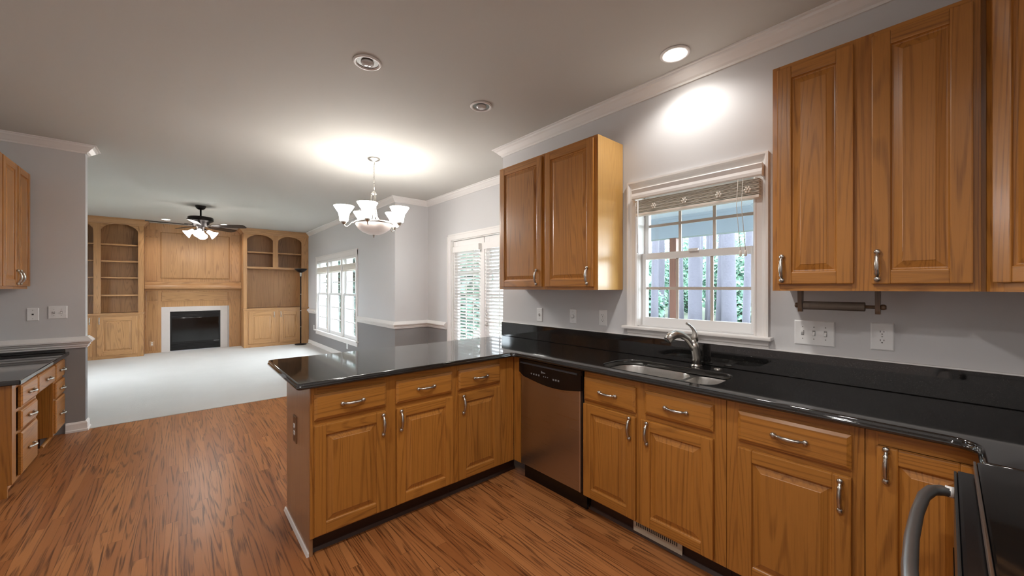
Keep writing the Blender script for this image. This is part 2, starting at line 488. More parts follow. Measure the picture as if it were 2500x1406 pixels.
    base = [(0, 0), (.022, 0), (.022, .018), (.014, .024), (.014, .075), (.008, .088), (0, .092)]
    t = MB().sweep(base, [(3.0, 4.90), (3.0, 5.47), (2.45, 5.47), (2.45, 10.5)], 1)
    struct(t.build('baseboard_right', WHITE), 'white baseboard along the nook and triple window wall', 'baseboard')
    t = MB().sweep(base, [(-1.88, 5.586), (-.675, 5.586), (-.675, 5.47), (-.80, 5.47)], 1)
    struct(t.build('baseboard_left', WHITE), 'white baseboard around the stub wall end', 'baseboard')
walls()

# ------------------------------------------------------------------ cabinet parts
def handle_mesh():
    """bow pull along z, feet on y = 0, bulging to -y"""
    mb = MB(); L = 0.050
    pts, rad = [], []
    N = 18
    for i in range(N + 1):
        t = -1 + 2 * i / N
        pts.append((0, -0.006 - 0.020 * (1 - abs(t) ** 2.6), t * L))
        a = abs(t)
        r = 0.0088 * (1 - a) + 0.0052 * a
        if 0.60 < a < 0.76: r = 0.0086
        if a > 0.93: r = 0.0065
        rad.append(r)
    mb.tube(pts, rad, 8)
    for sg in (-1, 1):
        mb.ball((0, -0.008, sg * (L + 0.004)), 0.0110, sq=(1, .8, 1), seg=10)
        mb.lathe([(0.0075, 0), (0.006, 0.004), (0.005, 0.009)], (0, 0, sg * L), 10, axis=(0, -1, 0))
    return mb
_hm = handle_mesh().build('handle', NICKEL)
HMESH = _hm.data
bpy.data.objects.remove(_hm)

def handle(parent, x, z, y=0.0, horiz=False):
    o = bpy.data.objects.new('handle', HMESH); COL.objects.link(o); o.parent = parent
    o.location = (x, y, z)
    if horiz: o.rotation_euler = (0, R(90), 0)
    return o

def raised_panel(mb, x0, x1, z0, z1, yf, rail=0.055, th=0.02, mv=0, mh=1, field=0.034):
    # stiles and rails with eased outer edges, inner bead, raised centre field
    b = 0.0045
    mb.box(x0, x0 + rail, yf, yf + th, z0, z1, mv, b); mb.box(x1 - rail, x1, yf, yf + th, z0, z1, mv, b)
    mb.box(x0 + rail - .001, x1 - rail + .001, yf + .0006, yf + th, z0 + .0005, z0 + rail, mh, b)
    mb.box(x0 + rail - .001, x1 - rail + .001, yf + .0006, yf + th, z1 - rail, z1 - .0005, mh, b)
    a0, a1, c0, c1 = x0 + rail - .002, x1 - rail + .002, z0 + rail - .002, z1 - rail + .002
    def rect(i, y): return [(a0 + i, y, c0 + i), (a1 - i, y, c0 + i), (a1 - i, y, c1 - i), (a0 + i, y, c1 - i)]
    f = min(field, (a1 - a0) * .22)
    mb.loops([rect(0, yf + .004), rect(.005, yf + .011), rect(.010, yf + .012), rect(f, yf + .004), rect(f + .002, yf + .0025)], mv, False, False, True)

def door(parent, x0, x1, z0, z1, hx=None, hz=None, yf=0.0, mats=(OAK_V, OAK_H), rail=0.055, name='door'):
    mb = MB(); raised_panel(mb, x0, x1, z0, z1, yf, rail)
    o = mb.build(name, list(mats), parent)
    if hx is not None: handle(o, hx, hz, yf)
    return o

def drawer(parent, x0, x1, z0, z1, yf=0.0, mats=(OAK_H,), pull=True):
    mb = MB()
    def rect(i, y): return [(x0 + i, y, z0 + i), (x1 - i, y, z0 + i), (x1 - i, y, z1 - i), (x0 + i, y, z1 - i)]
    mb.loops([rect(0, yf + .02), rect(0, yf + .007), rect(.004, yf + .005), rect(.012, yf + .0005), rect(.014, yf)], 0)
    o = mb.build('drawer', list(mats), parent)
    if pull: handle(o, (x0 + x1) / 2, (z0 + z1) / 2, yf, True)
    return o

def carcass(parent, w, depth, z0, z1, stiles, rails, top=True, mats=(OAK_V, OAK_H), yf=0.02, back=True, name='cabinet_box', endL=True, endR=True):
    """panels of a face-frame cabinet; stiles = [(x0,x1)], rails = [(z0,z1)]"""
    mb = MB()
    for a, b in stiles: mb.box(a, b, yf, yf + .02, z0, z1, 0, .001)
    xs = sorted(stiles)
    for (a, b), (c, d) in zip(xs, xs[1:]):
        for p, q in rails: mb.box(b, c, yf + .0005, yf + .02, p, q, 1)
    if endL: mb.box(0, .018, yf + .02, depth, z0, z1, 0)
    if endR: mb.box(w - .018, w, yf + .02, depth, z0, z1, 0)
    mb.box(.018, w - .018, yf + .02, depth, z0 + .02, z0 + .038, 1)
    if top: mb.box(.018, w - .018, yf + .02, depth, z1 - .02, z1, 1)
    if back: mb.box(.018, w - .018, depth - .012, depth, z0 + .038, z1 - (.02 if top else 0), 0)
    return mb.build(name, list(mats), parent)

def toe(parent, x0, x1, y=0.085, h=0.1):
    mb = MB().box(x0, x1, y, y + .016, 0, h, 0)
    mb.prism([(y - .018, 0), (y, 0), (y, .018), (y - .006, .015)], x0, x1, 'x', 0)
    return mb.build('toe_kick', TOE, parent)

CT_Z0, CT_Z1 = 0.873, 0.905
FX, FY = 1.85, 2.095      # door-front planes of the sink run and of the peninsula
G_BASE = 'oak base cabinets under the black counter'
RZ = [(0.1, 0.122), (0.662, 0.715), (0.822, CT_Z0 - .001)]

# sink base: two false drawers over two doors
def base_cabinets():
    y0, y1 = 1.462, 0.66
    w = y0 - y1
    t = thing('base_cabinet', 'two-door oak base cabinet under the sink, vent in its toe board', 'cabinet', (FX, y0, 0), -90, G_BASE)
    L = lambda y: y0 - y
    carcass(t, w, .565, .1, CT_Z0 - .001, [(0, .02), (L(1.12), L(1.045)), (L(.725), w)], RZ, top=False)
    drawer(t, L(1.455), L(1.108), .693, .829); drawer(t, L(1.055), L(.711), .705, .827)
    door(t, L(1.458), L(1.108), .112, .672, L(1.14), .606); door(t, L(1.078), L(.711), .112, .672, L(1.037), .606)
    toe(t, 0, w)
    y0, y1 = 0.658, 0.197
    w = y0 - y1
    t = thing('base_cabinet', 'single-door oak base cabinet with one drawer, between sink and corner', 'cabinet', (FX, y0, 0), -90, G_BASE)
    L2 = lambda y: y0 - y
    carcass(t, w, .565, .1, CT_Z0 - .001, [(0, .05), (w - .04, w)], RZ, top=False)
    drawer(t, L2(.608), L2(.231), .700, .829)
    door(t, L2(.608), L2(.231), .112, .672, L2(.261), .600)
    toe(t, 0, w)
    # corner cabinet with two door leaves meeting at the inside corner
    t = thing('corner_cabinet', 'oak corner base cabinet with tall door, beside the range', 'cabinet', (FX, 0.195, 0), -90, G_BASE)
    mb = MB()
    mb.box(0, .034, .02, .04, .1, CT_Z0 - .001, 0, .001)
    mb.box(.034, .30, .0205, .04, .815, CT_Z0 - .001, 1); mb.box(.034, .30, .0205, .04, .1, .118, 1)
    mb.box(.30, .302, -.225, .04, .815, CT_Z0 - .001, 1); mb.box(.30, .302, -.225, .04, .1, .118, 1)
    mb.box(.30, .32, -.235, -.215, .1, CT_Z0 - .001, 0)
    mb.box(0, .018, .04, .565, .1, CT_Z0 - .001, 0); mb.box(.018, .90, .04, .565, .12, .138, 1)
    mb.box(.30, .90, -.235, .04, .12, .138, 1); mb.box(.32, .90, -.235, -.217, .1, CT_Z0 - .001, 0)
    mb.box(0, .90, .553, .565, .138, CT_Z0 - .001, 0)
    mb.build('cabinet_box', [OAK_V, OAK_H], t)
    door(t, .030, .277, .118, .815, .056, .755)
    d = MB(); raised_panel(d, 0, .205, .118, .815, 0, .05)
    o = d.build('door', [OAK_V, OAK_H], t); o.location = (.281, -.004, 0); o.rotation_euler = (0, 0, R(-90))
    mb = MB().box(0, .37, .085, .10, 0, .1).box(.37, .385, -.23, .10, 0, .1)
    mb.build('toe_kick', TOE, t)
    # peninsula: pair of doors, then a single door reaching the inside corner
    x0, x1 = 0.50, 1.352
    w = x1 - x0
    t = thing('base_cabinet', 'two-door oak peninsula cabinet with two drawers and panelled end', 'cabinet', (x0, FY, 0), 0, G_BASE)
    M = lambda x: x - x0
    carcass(t, w, .565, .1, CT_Z0 - .001, [(0, .03), (M(.885), M(.952)), (M(1.325), w)], RZ, top=False, endL=False)
    drawer(t, M(.515), M(.890), .699, .829); drawer(t, M(.948), M(1.329), .699, .829)
    door(t, M(.515), M(.886), .112, .672, M(.868), .600); door(t, M(.952), M(1.331), .112, .672, M(.975), .600)
    toe(t, .014, w)
    e = MB().box(-.0005, .016, .04, .565, .0, CT_Z0 - .001, 0, .001)
    e.prism([(-.012, 0), (0, 0), (0, .020), (-.006, .017)], .045, .60, 'y', 1)
    ep = e.build('end_panel', [LAM_G, WHITE], t)
    ep['label'] = 'smooth tan laminate end panel'
    e = MB().box(0, w, .565, .577, .0, CT_Z0 - .001, 0).build('back_panel', OAK_V, t)
    x0, x1 = 1.353, 1.868
    w = x1 - x0
    t = thing('base_cabinet', 'narrow single-door oak peninsula cabinet in the inside corner', 'cabinet', (x0, FY, 0), 0, G_BASE)
    carcass(t, w, .565, .1, CT_Z0 - .001, [(0, M(1.385) - M(1.353)), (.365, w)], RZ, top=False)
    drawer(t, 1.376 - x0, 1.727 - x0, .700, .829)
    door(t, 1.378 - x0, 1.725 - x0, .112, .672, 1.408 - x0, .605)
    toe(t, 0, w + .06)
    MB().box(0, w + .5, .565, .577, .0, CT_Z0 - .001, 0).build('back_panel', OAK_V, t)
    MB().box(w + .002, w + .022, -.055, .018, .1, CT_Z0 - .001, 0, .001).build('filler_strip', OAK_V, t)
base_cabinets()

def rrect(x0, x1, y0, y1, r, n=6):
    """rounded rectangle, radii at (x0,y0),(x1,y0),(x1,y1),(x0,y1)"""
    if not isinstance(r, (list, tuple)): r = [r] * 4
    P = []
    for (cx, cy, rr, a) in ((x0 + r[0], y0 + r[0], r[0], 180), (x1 - r[1], y0 + r[1], r[1], 270), (x1 - r[2], y1 - r[2], r[2], 0), (x0 + r[3], y1 - r[3], r[3], 90)):
        for i in range(n + 1):
            t = R(a + 90 * i / n); P.append((cx + rr * math.cos(t), cy + rr * math.sin(t)))
    return P

def fill_plate(loops, z):
    bm = bmesh.new(); E = []
    for l in loops:
        vs = [bm.verts.new((x, y, z)) for x, y in l]
        E += [bm.edges.new((vs[i], vs[(i + 1) % len(vs)])) for i in range(len(vs))]
    bmesh.ops.triangle_fill(bm, use_beauty=True, use_dissolve=False, edges=E)
    return bm

def arc(cx, cy, r, a0, a1, n=6):
    return [(cx + r * math.cos(R(a0 + (a1 - a0) * i / n)), cy + r * math.sin(R(a0 + (a1 - a0) * i / n))) for i in range(n + 1)]

def countertop():
    ex, ey = FX - .03, FY - .035
    out = []
    out += arc(.43 + .02, ey + .02, .02, 180, 270, 4)                    # peninsula near corner
    out += arc(ex - .035, ey - .035, .035, 90, 0, 5)                     # inside corner to the sink run
    out += arc(ex - .06, -.062 + .06, .06, 0, -90, 5)                    # inside corner by the range
    out += [(1.614, -.062), (1.614, -.712), (2.414, -.712), (2.414, 2.895)]
    out += arc(.43 + .035, 2.895 - .035, .035, 90, 180, 5)
    hole = rrect(1.902, 2.243, .735, 1.398, [.075, .075, .13, .11], 7)
    def offset(l, d):
        n = len(l); res = []
        A = sum(l[i][0] * l[(i + 1) % n][1] - l[(i + 1) % n][0] * l[i][1] for i in range(n))
        sg = 1 if A > 0 else -1
        for i in range(n):
            p, q, s_ = Vector(l[i - 1]), Vector(l[i]), Vector(l[(i + 1) % n])
            d0 = (q - p).normalized(); d1 = (s_ - q).normalized()
            n0 = Vector((-d0.y, d0.x)); n1 = Vector((-d1.y, d1.x))
            mv = (n0 + n1) / max(.4, 1 + n0.dot(n1))
            res.append((q.x + mv.x * d * sg, q.y + mv.y * d * sg))
        return res
    t = thing('countertop', 'black granite countertop along the sink wall and over the peninsula', 'countertop')
    # solid slab: two fills joined by eased edge loops (square step plus a round nose as on the real edge)
    mb = MB()
    prof = [(.010, CT_Z1), (.005, CT_Z1 - .001), (.002, CT_Z1 - .005), (.0035, CT_Z1 - .010), (.0, CT_Z1 - .014), (-.003, CT_Z1 - .020), (-.002, CT_Z1 - .027), (.004, CT_Z0)]
    outl = [offset(out, d) for d, z in prof]
    hp = [(-.004, CT_Z1), (-.001, CT_Z1 - .002), (0, CT_Z1 - .006), (0, CT_Z0)]
    hl = [offset(hole, d) for d, z in hp]
    mb.bm(fill_plate([outl[0], hl[0]], CT_Z1)); mb.bm(fill_plate([outl[-1], hl[-1]], CT_Z0))
    mb.loops([[(x, y, z) for x, y in l] for l, (d, z) in zip(outl, prof)], 0, True, False, False)
    mb.loops([[(x, y, z) for x, y in l] for l, (d, z) in zip(hl, hp)], 0, True, False, False)
    bmm = mb.build('slab', GRANITE, t)
    me = bmm.data
    bm = bmesh.new(); bm.from_mesh(me); bmesh.ops.remove_doubles(bm, verts=bm.verts, dist=1e-5)
    bmesh.ops.recalc_face_normals(bm, faces=list(bm.faces)); bm.to_mesh(me); bm.free()
    b = MB().box(2.398, 2.418, -.715, 2.895, CT_Z1 + .0005, 1.035, 0, .003).box(1.614, 2.396, -.717, -.697, CT_Z1 + .0005, 1.035, 0, .003)
    b.build('backsplash', GRANITE, t)
    MB().box(2.402, 2.4185, -.69, 2.893, 1.0355, 1.041).build('caulk_line', WHITE, t)

    # undermount sink
    s = thing('sink', 'double-bowl stainless steel undermount sink below the window', 'sink', (2.07, 1.06, .872))
    ox, oy = 2.07, 1.06
    def loop(l, z): return [(x - ox, y - oy, z) for x, y in l]
    big = rrect(1.897, 2.250, .958, 1.402, [.07, .09, .14, .115], 7)
    small = rrect(1.897, 2.235, .730, .934, [.075, .075, .05, .05], 7)
    mb = MB()
    rim = rrect(1.8925, 2.27, .705, 1.425, .06, 7)
    zr = -.004
    mb.bm(fill_plate([[(x - ox, y - oy) for x, y in l] for l in (rim, big, small)], zr))
    mb.build('rim', SINKM, s)
    for l, dep in ((big, .20), (small, .16)):
        cx = sum(p[0] for p in l) / len(l); cy = sum(p[1] for p in l) / len(l)
        def inset(k): return [(cx + (x - cx) * k, cy + (y - cy) * k) for x, y in l]
        mb = MB()
        mb.loops([loop(inset(1), zr), loop(inset(.985), zr - .008), loop(inset(.95), zr - dep + .04), loop(inset(.90), zr - dep + .008), loop(inset(.82), zr - dep), loop(inset(.15), zr - dep - .006)], 0, True, False, True)
        bo = mb.build('bowl', SINKM, s, recalc=False)
        MB().lathe([(.045, 0), (.043, .004), (.035, .004), (.03, .001), (.002, .001)], (cx - ox, cy - oy, zr - dep - .004), 20).build('drain', NICKEL, bo)

    # pull-out faucet
    f = thing('faucet', 'brushed nickel single-lever kitchen faucet behind the sink', 'faucet', (2.325, .985, CT_Z1 + .0006))
    MB().lathe([(.032, 0), (.032, .004), (.026, .010), (.023, .02)], (0, 0, 0), 24).build('base', NICKEL, f)
    mb = MB()
    dx, dy = -.82, .57
    body = [(0, 0, .012), (0, 0, .05), (-.004 * .8, .003, .085), (dx * .012, dy * .012, .115), (dx * .02, dy * .02, .140)]
    mb.tube(body, [.026, .024, .0245, .026, .024], 16)
    mb.ball((dx * .02, dy * .02, .140), .024, seg=16)
    mb.build('body', NICKEL, f)
    sp = [(.005, .085), (.03, .127), (.06, .164), (.095, .186), (.13, .190), (.160, .178), (.184, .156)]
    mb = MB().tube([(dx * a, dy * a, z) for a, z in sp], [.021, .019, .019, .021, .024, .0255, .023], 16)
    mb.build('spout', NICKEL, f)
    a, z = sp[-1]
    MB().tube([(dx * a, dy * a, z), (dx * (a + .006), dy * (a + .006), z - .007)], [.019, .017], 14).build('nozzle', SLOT, f)
    mb = MB()
    lv = [(.014, .150), (.010, .178), (.010, .200), (.022, .222), (.040, .240), (.058, .252), (.064, .254)]
    mb.tube([(dx * a, dy * a, z) for a, z in lv], [.0225, .019, .0135, .009, .0065, .0062, .0075], 12)
    mb.build('lever', NICKEL, f)
    c = MB().lathe([(.022, 0), (.022, .003), (.017, .006), (.004, .007)], (0, 0, 0), 20).build('sink_hole_cover', NICKEL)
    c.location = (2.325, .865, CT_Z1)
    tag(c, 'small round nickel cap on the counter beside the faucet', 'cap')
countertop()

def appliances():
    # dishwasher, local x runs from the peninsula towards the camera side
    y0, y1 = 2.030, 1.466
    w = y0 - y1
    t = thing('dishwasher', 'stainless steel dishwasher with black control panel in the corner', 'dishwasher', (FX, y0, 0), -90)
    MB().box(.004, w - .004, .03, .56, .1, .868).build('body', BLACKP, t)
    d = MB().box(.012, w - .022, .004, .028, .115, .80, 0, .003)
    d.build('door', STEEL, t)
    MB().box(w - .022, w - .014, .002, .028, .115, .752, 0, .002).build('door_edge', plain('bright_steel_edge', (.75, .73, .7, 1), .3, 1.0, bump=.01), t)
    poly = [(.004, .865), (w - .003, .865), (w - .003, .745)]
    for i in range(13):
        k = i / 12
        xx = w - .003 - (w - .007) * k
        poly.append((xx, .752 - .040 * math.sin(PI * (.12 + .88 * k) if k < .5 else PI * (.56 + .44 * (k - .5) * 2)) ** 1.2 * (1 - .15 * k)))
    poly[-1] = (.004, .772)
    p = MB().prism(poly, -.008, .02, 'y').build('control_panel', BLACKP, t)
    MB().prism([(-.0135, .836), (-.008, .832), (-.008, .846), (-.0125, .843)], .02, w - .03, 'x').build('pocket_handle', plain('satin_black_strip', (.05, .05, .055, 1), .3, bump=.01), p)
    for k in range(4): MB().box(.125 + .024 * k, .137 + .024 * k, -.0095, -.008, .772 - .0005 * k, .782).build('button', LEGEND, p)
    for k in range(3): MB().box(.330 + .022 * k, .343 + .022 * k, -.0095, -.008, .765, .776).build('button', LEGEND, p)
    for k in range(3): MB().box(.245 + .018 * k, .252 + .018 * k, -.0095, -.008, .772, .779).build('button', LEGEND, p)
    MB().box(.234, .262, -.0095, -.008, .797, .803).box(.225, .234, -.0095, -.008, .795, .810).build('badge', LEGEND, p)
    MB().box(.004, w, .05, .065, .0, .108).build('kick_plate', BLACKP, t)

    # toe-kick vent
    y0, y1 = 1.16, .885
    v = thing('floor_vent', 'cream metal register in the toe board under the sink cabinet', 'vent', (FX + .083, y0, .012), -90)
    L = y0 - y1
    mb = MB().box(0, L, -.012, -.004, 0, .078, 0, .002)
    mb.build('frame', CREAM, v)
    mb = MB()
    for k in range(22): mb.box(.018 + k * .0108, .0235 + k * .0108, -.0128, -.0118, .034, .062)
    mb.build('slots', SLOT, v)

    # range at the right
    t = thing('range', 'black glass-top range with a bowed metal oven handle', 'range', (1.606, -.052, 0), 180)
    w = .755
    MB().box(0, w, .03, .655, .09, .875, 0, .003).build('body', BLACKP, t)
    MB().box(0, w, .0, .60, .878, .905, 0, .004).build('cooktop', GLOSSB, t)
    MB().box(0, w, -.006, -.001, .885, .9055, 0, .0015).build('front_trim', STEEL, t)
    d = MB().box(.003, w - .003, -.034, .028, .24, .872, 0, .006)
    dd = d.build('oven_door', BLACKP, t)
    MB().box(.003, w - .003, -.040, -.0345, .24, .868, 0, .002).build('door_frame', plain('grey_door_frame', (.10, .10, .10, 1), .3, .8, bump=.01), dd)
    MB().box(.10, w - .10, -.042, -.040, .36, .70, 0).build('door_window', GLOSSB, dd)
    pts = [(.040, -.040, .820), (.045, -.062, .820), (.065, -.080, .820), (.12, -.093, .818), (.24, -.101, .816), (.377, -.104, .815),
           (.515, -.101, .816), (.635, -.093, .818), (.69, -.080, .820), (.71, -.062, .820), (.715, -.040, .820)]
    hnd = MB().tube(pts, [.013, .0135, .0135, .013, .0125, .0125, .0125, .013, .0135, .0135, .013], 12).build('handle', plain('satin_grey_metal', (.33, .33, .33, 1), .35, .9, bump=.01), dd)
    for xx in (.040, .715):
        MB().tube([(xx, -.036, .820), (xx, -.056, .820)], [.0145, .0145], 12).build('handle_end', WHITE, hnd)
    MB().box(.01, w - .01, -.02, .03, .10, .235, 0, .004).build('drawer', BLACKP, t)
    MB().box(0, w, .605, .655, .876, 1.06, 0, .006).build('control_panel', BLACKP, t)
    for k in range(4):
        MB().lathe([(.02, 0), (.018, .02), (.0, .021)], (.12 + .16 * k, .605, .99), 16, axis=(0, -1, 0)).build('knob', DARKM, t)
    for cx, cy, r in ((.2, .16, .1), (.56, .16, .08), (.2, .43, .08), (.56, .43, .1)):
        MB().lathe([(r, 0), (r, .0004), (r - .004, .0004), (r - .004, 0)], (cx, cy, .9052), 32, caps=(False, False)).build('burner_ring', LEGEND, t)
    MB().box(.03, w - .03, .06, .60, 0, .089).build('plinth', BLACKP, t)
appliances()

# ------------------------------------------------------------------ wall cabinets
UX = 2.10
UZ0, UZ1 = 1.357, 2.405
def wall_cabinets():
    g = 'oak wall cabinets'
    y0, y1 = .545, -.078
    t = thing('wall_cabinet', 'tall two-door oak wall cabinet to the right of the window', 'cabinet', (UX, y0, 0), -90, g)
    w = y0 - y1; L = lambda y: y0 - y
    carcass(t, w, .317, UZ0, UZ1, [(0, .030), (L(.262), L(.195)), (w - .025, w)], [(UZ0, UZ0 + .035), (UZ1 - .03, UZ1)])
    door(t, L(.523), L(.256), 1.388, 2.383, L(.502), 1.46); door(t, L(.201), L(-.061), 1.386, 2.383, L(.183), 1.46)
    MB().box(w + .0004, w + .0185, .045, .316, UZ0, UZ1, 0).build('filler_strip', OAK_V, t)
    y0, y1 = 2.585, 1.548
    t = thing('wall_cabinet', 'two-door oak wall cabinet left of the window, yellow side lit', 'cabinet', (UX, y0, 0), -90, g)
    w = y0 - y1; L2 = lambda y: y0 - y
    carcass(t, w, .317, UZ0, UZ1, [(0, .035), (L2(2.06), L2(2.015)), (w - .035, w)], [(UZ0, UZ0 + .035), (UZ1 - .03, UZ1)])
    door(t, L2(2.555), L2(2.055), 1.379, 2.388, L2(2.108), 1.455); door(t, L2(2.02), L2(1.573), 1.379, 2.388, L2(1.618), 1.455)
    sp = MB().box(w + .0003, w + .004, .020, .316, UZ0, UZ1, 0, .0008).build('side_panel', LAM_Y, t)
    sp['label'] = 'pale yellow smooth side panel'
    # diagonal corner cabinet
    cx, cy = 2.122, -.098
    t = thing('wall_cabinet', 'diagonal oak corner wall cabinet at the edge of view', 'cabinet', (cx, cy, 0), -135, g)
    wd = .43
    mb = MB()
    mb.box(0, .04, 0, .02, UZ0, UZ1, 0); mb.box(wd - .04, wd, 0, .02, UZ0, UZ1, 0)
    mb.box(.04, wd - .04, .0005, .02, UZ0, UZ0 + .035, 1); mb.box(.04, wd - .04, .0005, .02, UZ1 - .03, UZ1, 1)
    s2 = .7071
    def loc(X, Y):  # world plan point to local
        dx, dy = X - cx, Y - cy; a = R(135)
        return (dx * math.cos(a) - dy * math.sin(a), dx * math.sin(a) + dy * math.cos(a))
    P = [loc(*p) for p in ((cx + .014, cy - .0), (2.417, cy), (2.417, -.717), (cx - wd * s2, -.717), (cx - wd * s2, cy - wd * s2 - .014))]
    P = [(.004, .021), P[1], P[2], P[3], (wd - .004, .021)]
    mb.prism(P, UZ0, UZ0 + .02, 'z', 1); mb.prism(P, UZ1 - .02, UZ1, 'z', 1)
    for a, b in ((P[0], P[1]), (P[3], P[4])):
        d = Vector((b[0] - a[0], b[1] - a[1])).normalized(); n = Vector((-d.y, d.x)) * .012
        mb.prism([a, b, (b[0] + n.x, b[1] + n.y), (a[0] + n.x, a[1] + n.y)], UZ0 + .02, UZ1 - .02, 'z', 0)
    mb.box(-.016, .012, .006, .030, UZ0, UZ1, 0)
    mb.build('cabinet_box', [OAK_V, OAK_H], t)
    door(t, .022, wd - .022, 1.388, 2.383, wd - .05, 1.46, yf=-.02)
    # over the desk
    y0, y1 = 3.99, 5.43
    t = thing('wall_cabinet', 'oak wall cabinet over the desk with four tall doors', 'cabinet', (-1.0, y0, 0), 90, g)
    w = y1 - y0
    carcass(t, w, .307, 1.362, UZ1, [(0, .03), (.36 - .02, .36 + .02), (.72 - .02, .72 + .02), (1.08 - .02, 1.08 + .02), (w - .03, w)], [(1.362, 1.395), (UZ1 - .03, UZ1)])
    for k in range(4):
        a, b = .012 + .36 * k, .348 + .36 * k
        hx = b - .03 if k % 2 == 0 else a + .03
        door(t, a, b, 1.385, 2.388, hx, 1.46)
    # paper towel holder under the first one
    t = thing('paper_towel_holder', 'wooden paper towel holder with bare cardboard tube under wall cabinet', 'paper towel holder', (2.24, .47, UZ0 - .001), -90)
    DK = wood('dark_brown_bracket_wood', 'z', srgb(104, 80, 60), srgb(58, 42, 32))
    for xx in (0, .268):
        br = MB().prism([(-.022, 0), (.022, 0), (.015, -.085), (.012, -.098), (-.012, -.098), (-.015, -.085)], xx, xx + .016, 'x')
        br.build('bracket', DK, t)
    rod = MB().lathe([(.009, -.014), (.012, -.010), (.012, -.003), (.0075, 0), (.0075, .284), (.012, .287), (.012, .296), (.008, .302)], (0, 0, -.068), 14, axis=(1, 0, 0)).build('rod', DK, t)
    mb = MB().lathe([(.019, .02), (.0195, .0205), (.0195, .235), (.019, .2355), (.0178, .2355), (.0178, .02)], (0, 0, -.068), 20, axis=(1, 0, 0), caps=(False, False))
    for k in range(6): mb.lathe([(.0196, 0), (.0199, .0005), (.0199, .0015), (.0196, .002)], (.045 + .033 * k, 0, -.068), 20, axis=(1, 0, 0), caps=(False, False))
    mb.build('cardboard_tube', TUBE, t)
wall_cabinets()

# ------------------------------------------------------------------ desk
def desk():
    y0, y1 = 4.03, 5.466
    w = y1 - y0; L = lambda y: y - y0
    t = thing('built_in_desk', 'built-in oak desk with drawers and knee space beside the stub wall', 'desk', (-.80, y0, 0), 90)
    dep = .505; zt = .735
    mb = MB()
    for a, b in ((0, .56), (1.075, w)):
        mb.box(a, a + .018, .04, dep, .0 if a == 0 else .08, zt, 0); mb.box(b - .018, b, .04, dep, .08, zt, 0)
        mb.box(a + .018, b - .018, .04, dep, .08, .098, 1); mb.box(a + .018, b - .018, dep - .01, dep, .098, zt, 0)
    for a, b in ((0, .085), (.515, .56), (1.075, 1.11), (w - .02, w)): mb.box(a, b, .02, .04, .08, zt, 0, .001)
    for z in ((.08, .10), (.385, .404), (.535, .556), (.70, zt)):
        mb.box(.085, .515, .0205, .04, z[0], z[1], 1); mb.box(1.11, w - .02, .0205, .04, z[0], z[1], 1)
    mb.box(.56, 1.075, .0205, .04, .70, zt, 1); mb.box(.56, 1.075, dep - .012, dep - .002, .0, zt, 0)
    mb.build('cabinet_box', [OAK_V, OAK_H], t)
    for a, b in ((L(4.15), L(4.535)), (L(5.125), L(5.452))):
        drawer(t, a, b, .561, .705); drawer(t, a, b, .404, .535); drawer(t, a, b, .10, .386)
    drawer(t, L(4.563), L(5.083), .565, .70)
    for a, b in ((.018, .56), (1.075, w)):
        MB().box(a, b, .09, .105, 0, .08).build('toe_kick', TOE, t)
        MB().prism([(.072, 0), (.09, 0), (.09, .018), (.078, .015)], a - (.03 if a < .1 else 0), b, 'x').build('shoe_moulding', OAK_H, t)
    MB().prism([(.56, 0), (1.075, 0), (1.075, .018), (.56, .018)], dep - .025, dep - .013, 'y').build('shoe_moulding', OAK_H, t)
    c = MB().box(-1.306, -.775, 3.985, 5.464, .737, .770, 0, .006).build('desk_top', GRANITE)
    tag(c, 'black stone top lying on the built-in desk', 'desk top')
    MB().box(-1.306, -1.288, 3.99, 5.46, .7705, .865, 0, .003).build('backsplash', GRANITE, c)
    MB().box(-1.286, -.80, 5.446, 5.464, .7705, .795, 0, .003).build('side_splash', GRANITE, c)
desk()

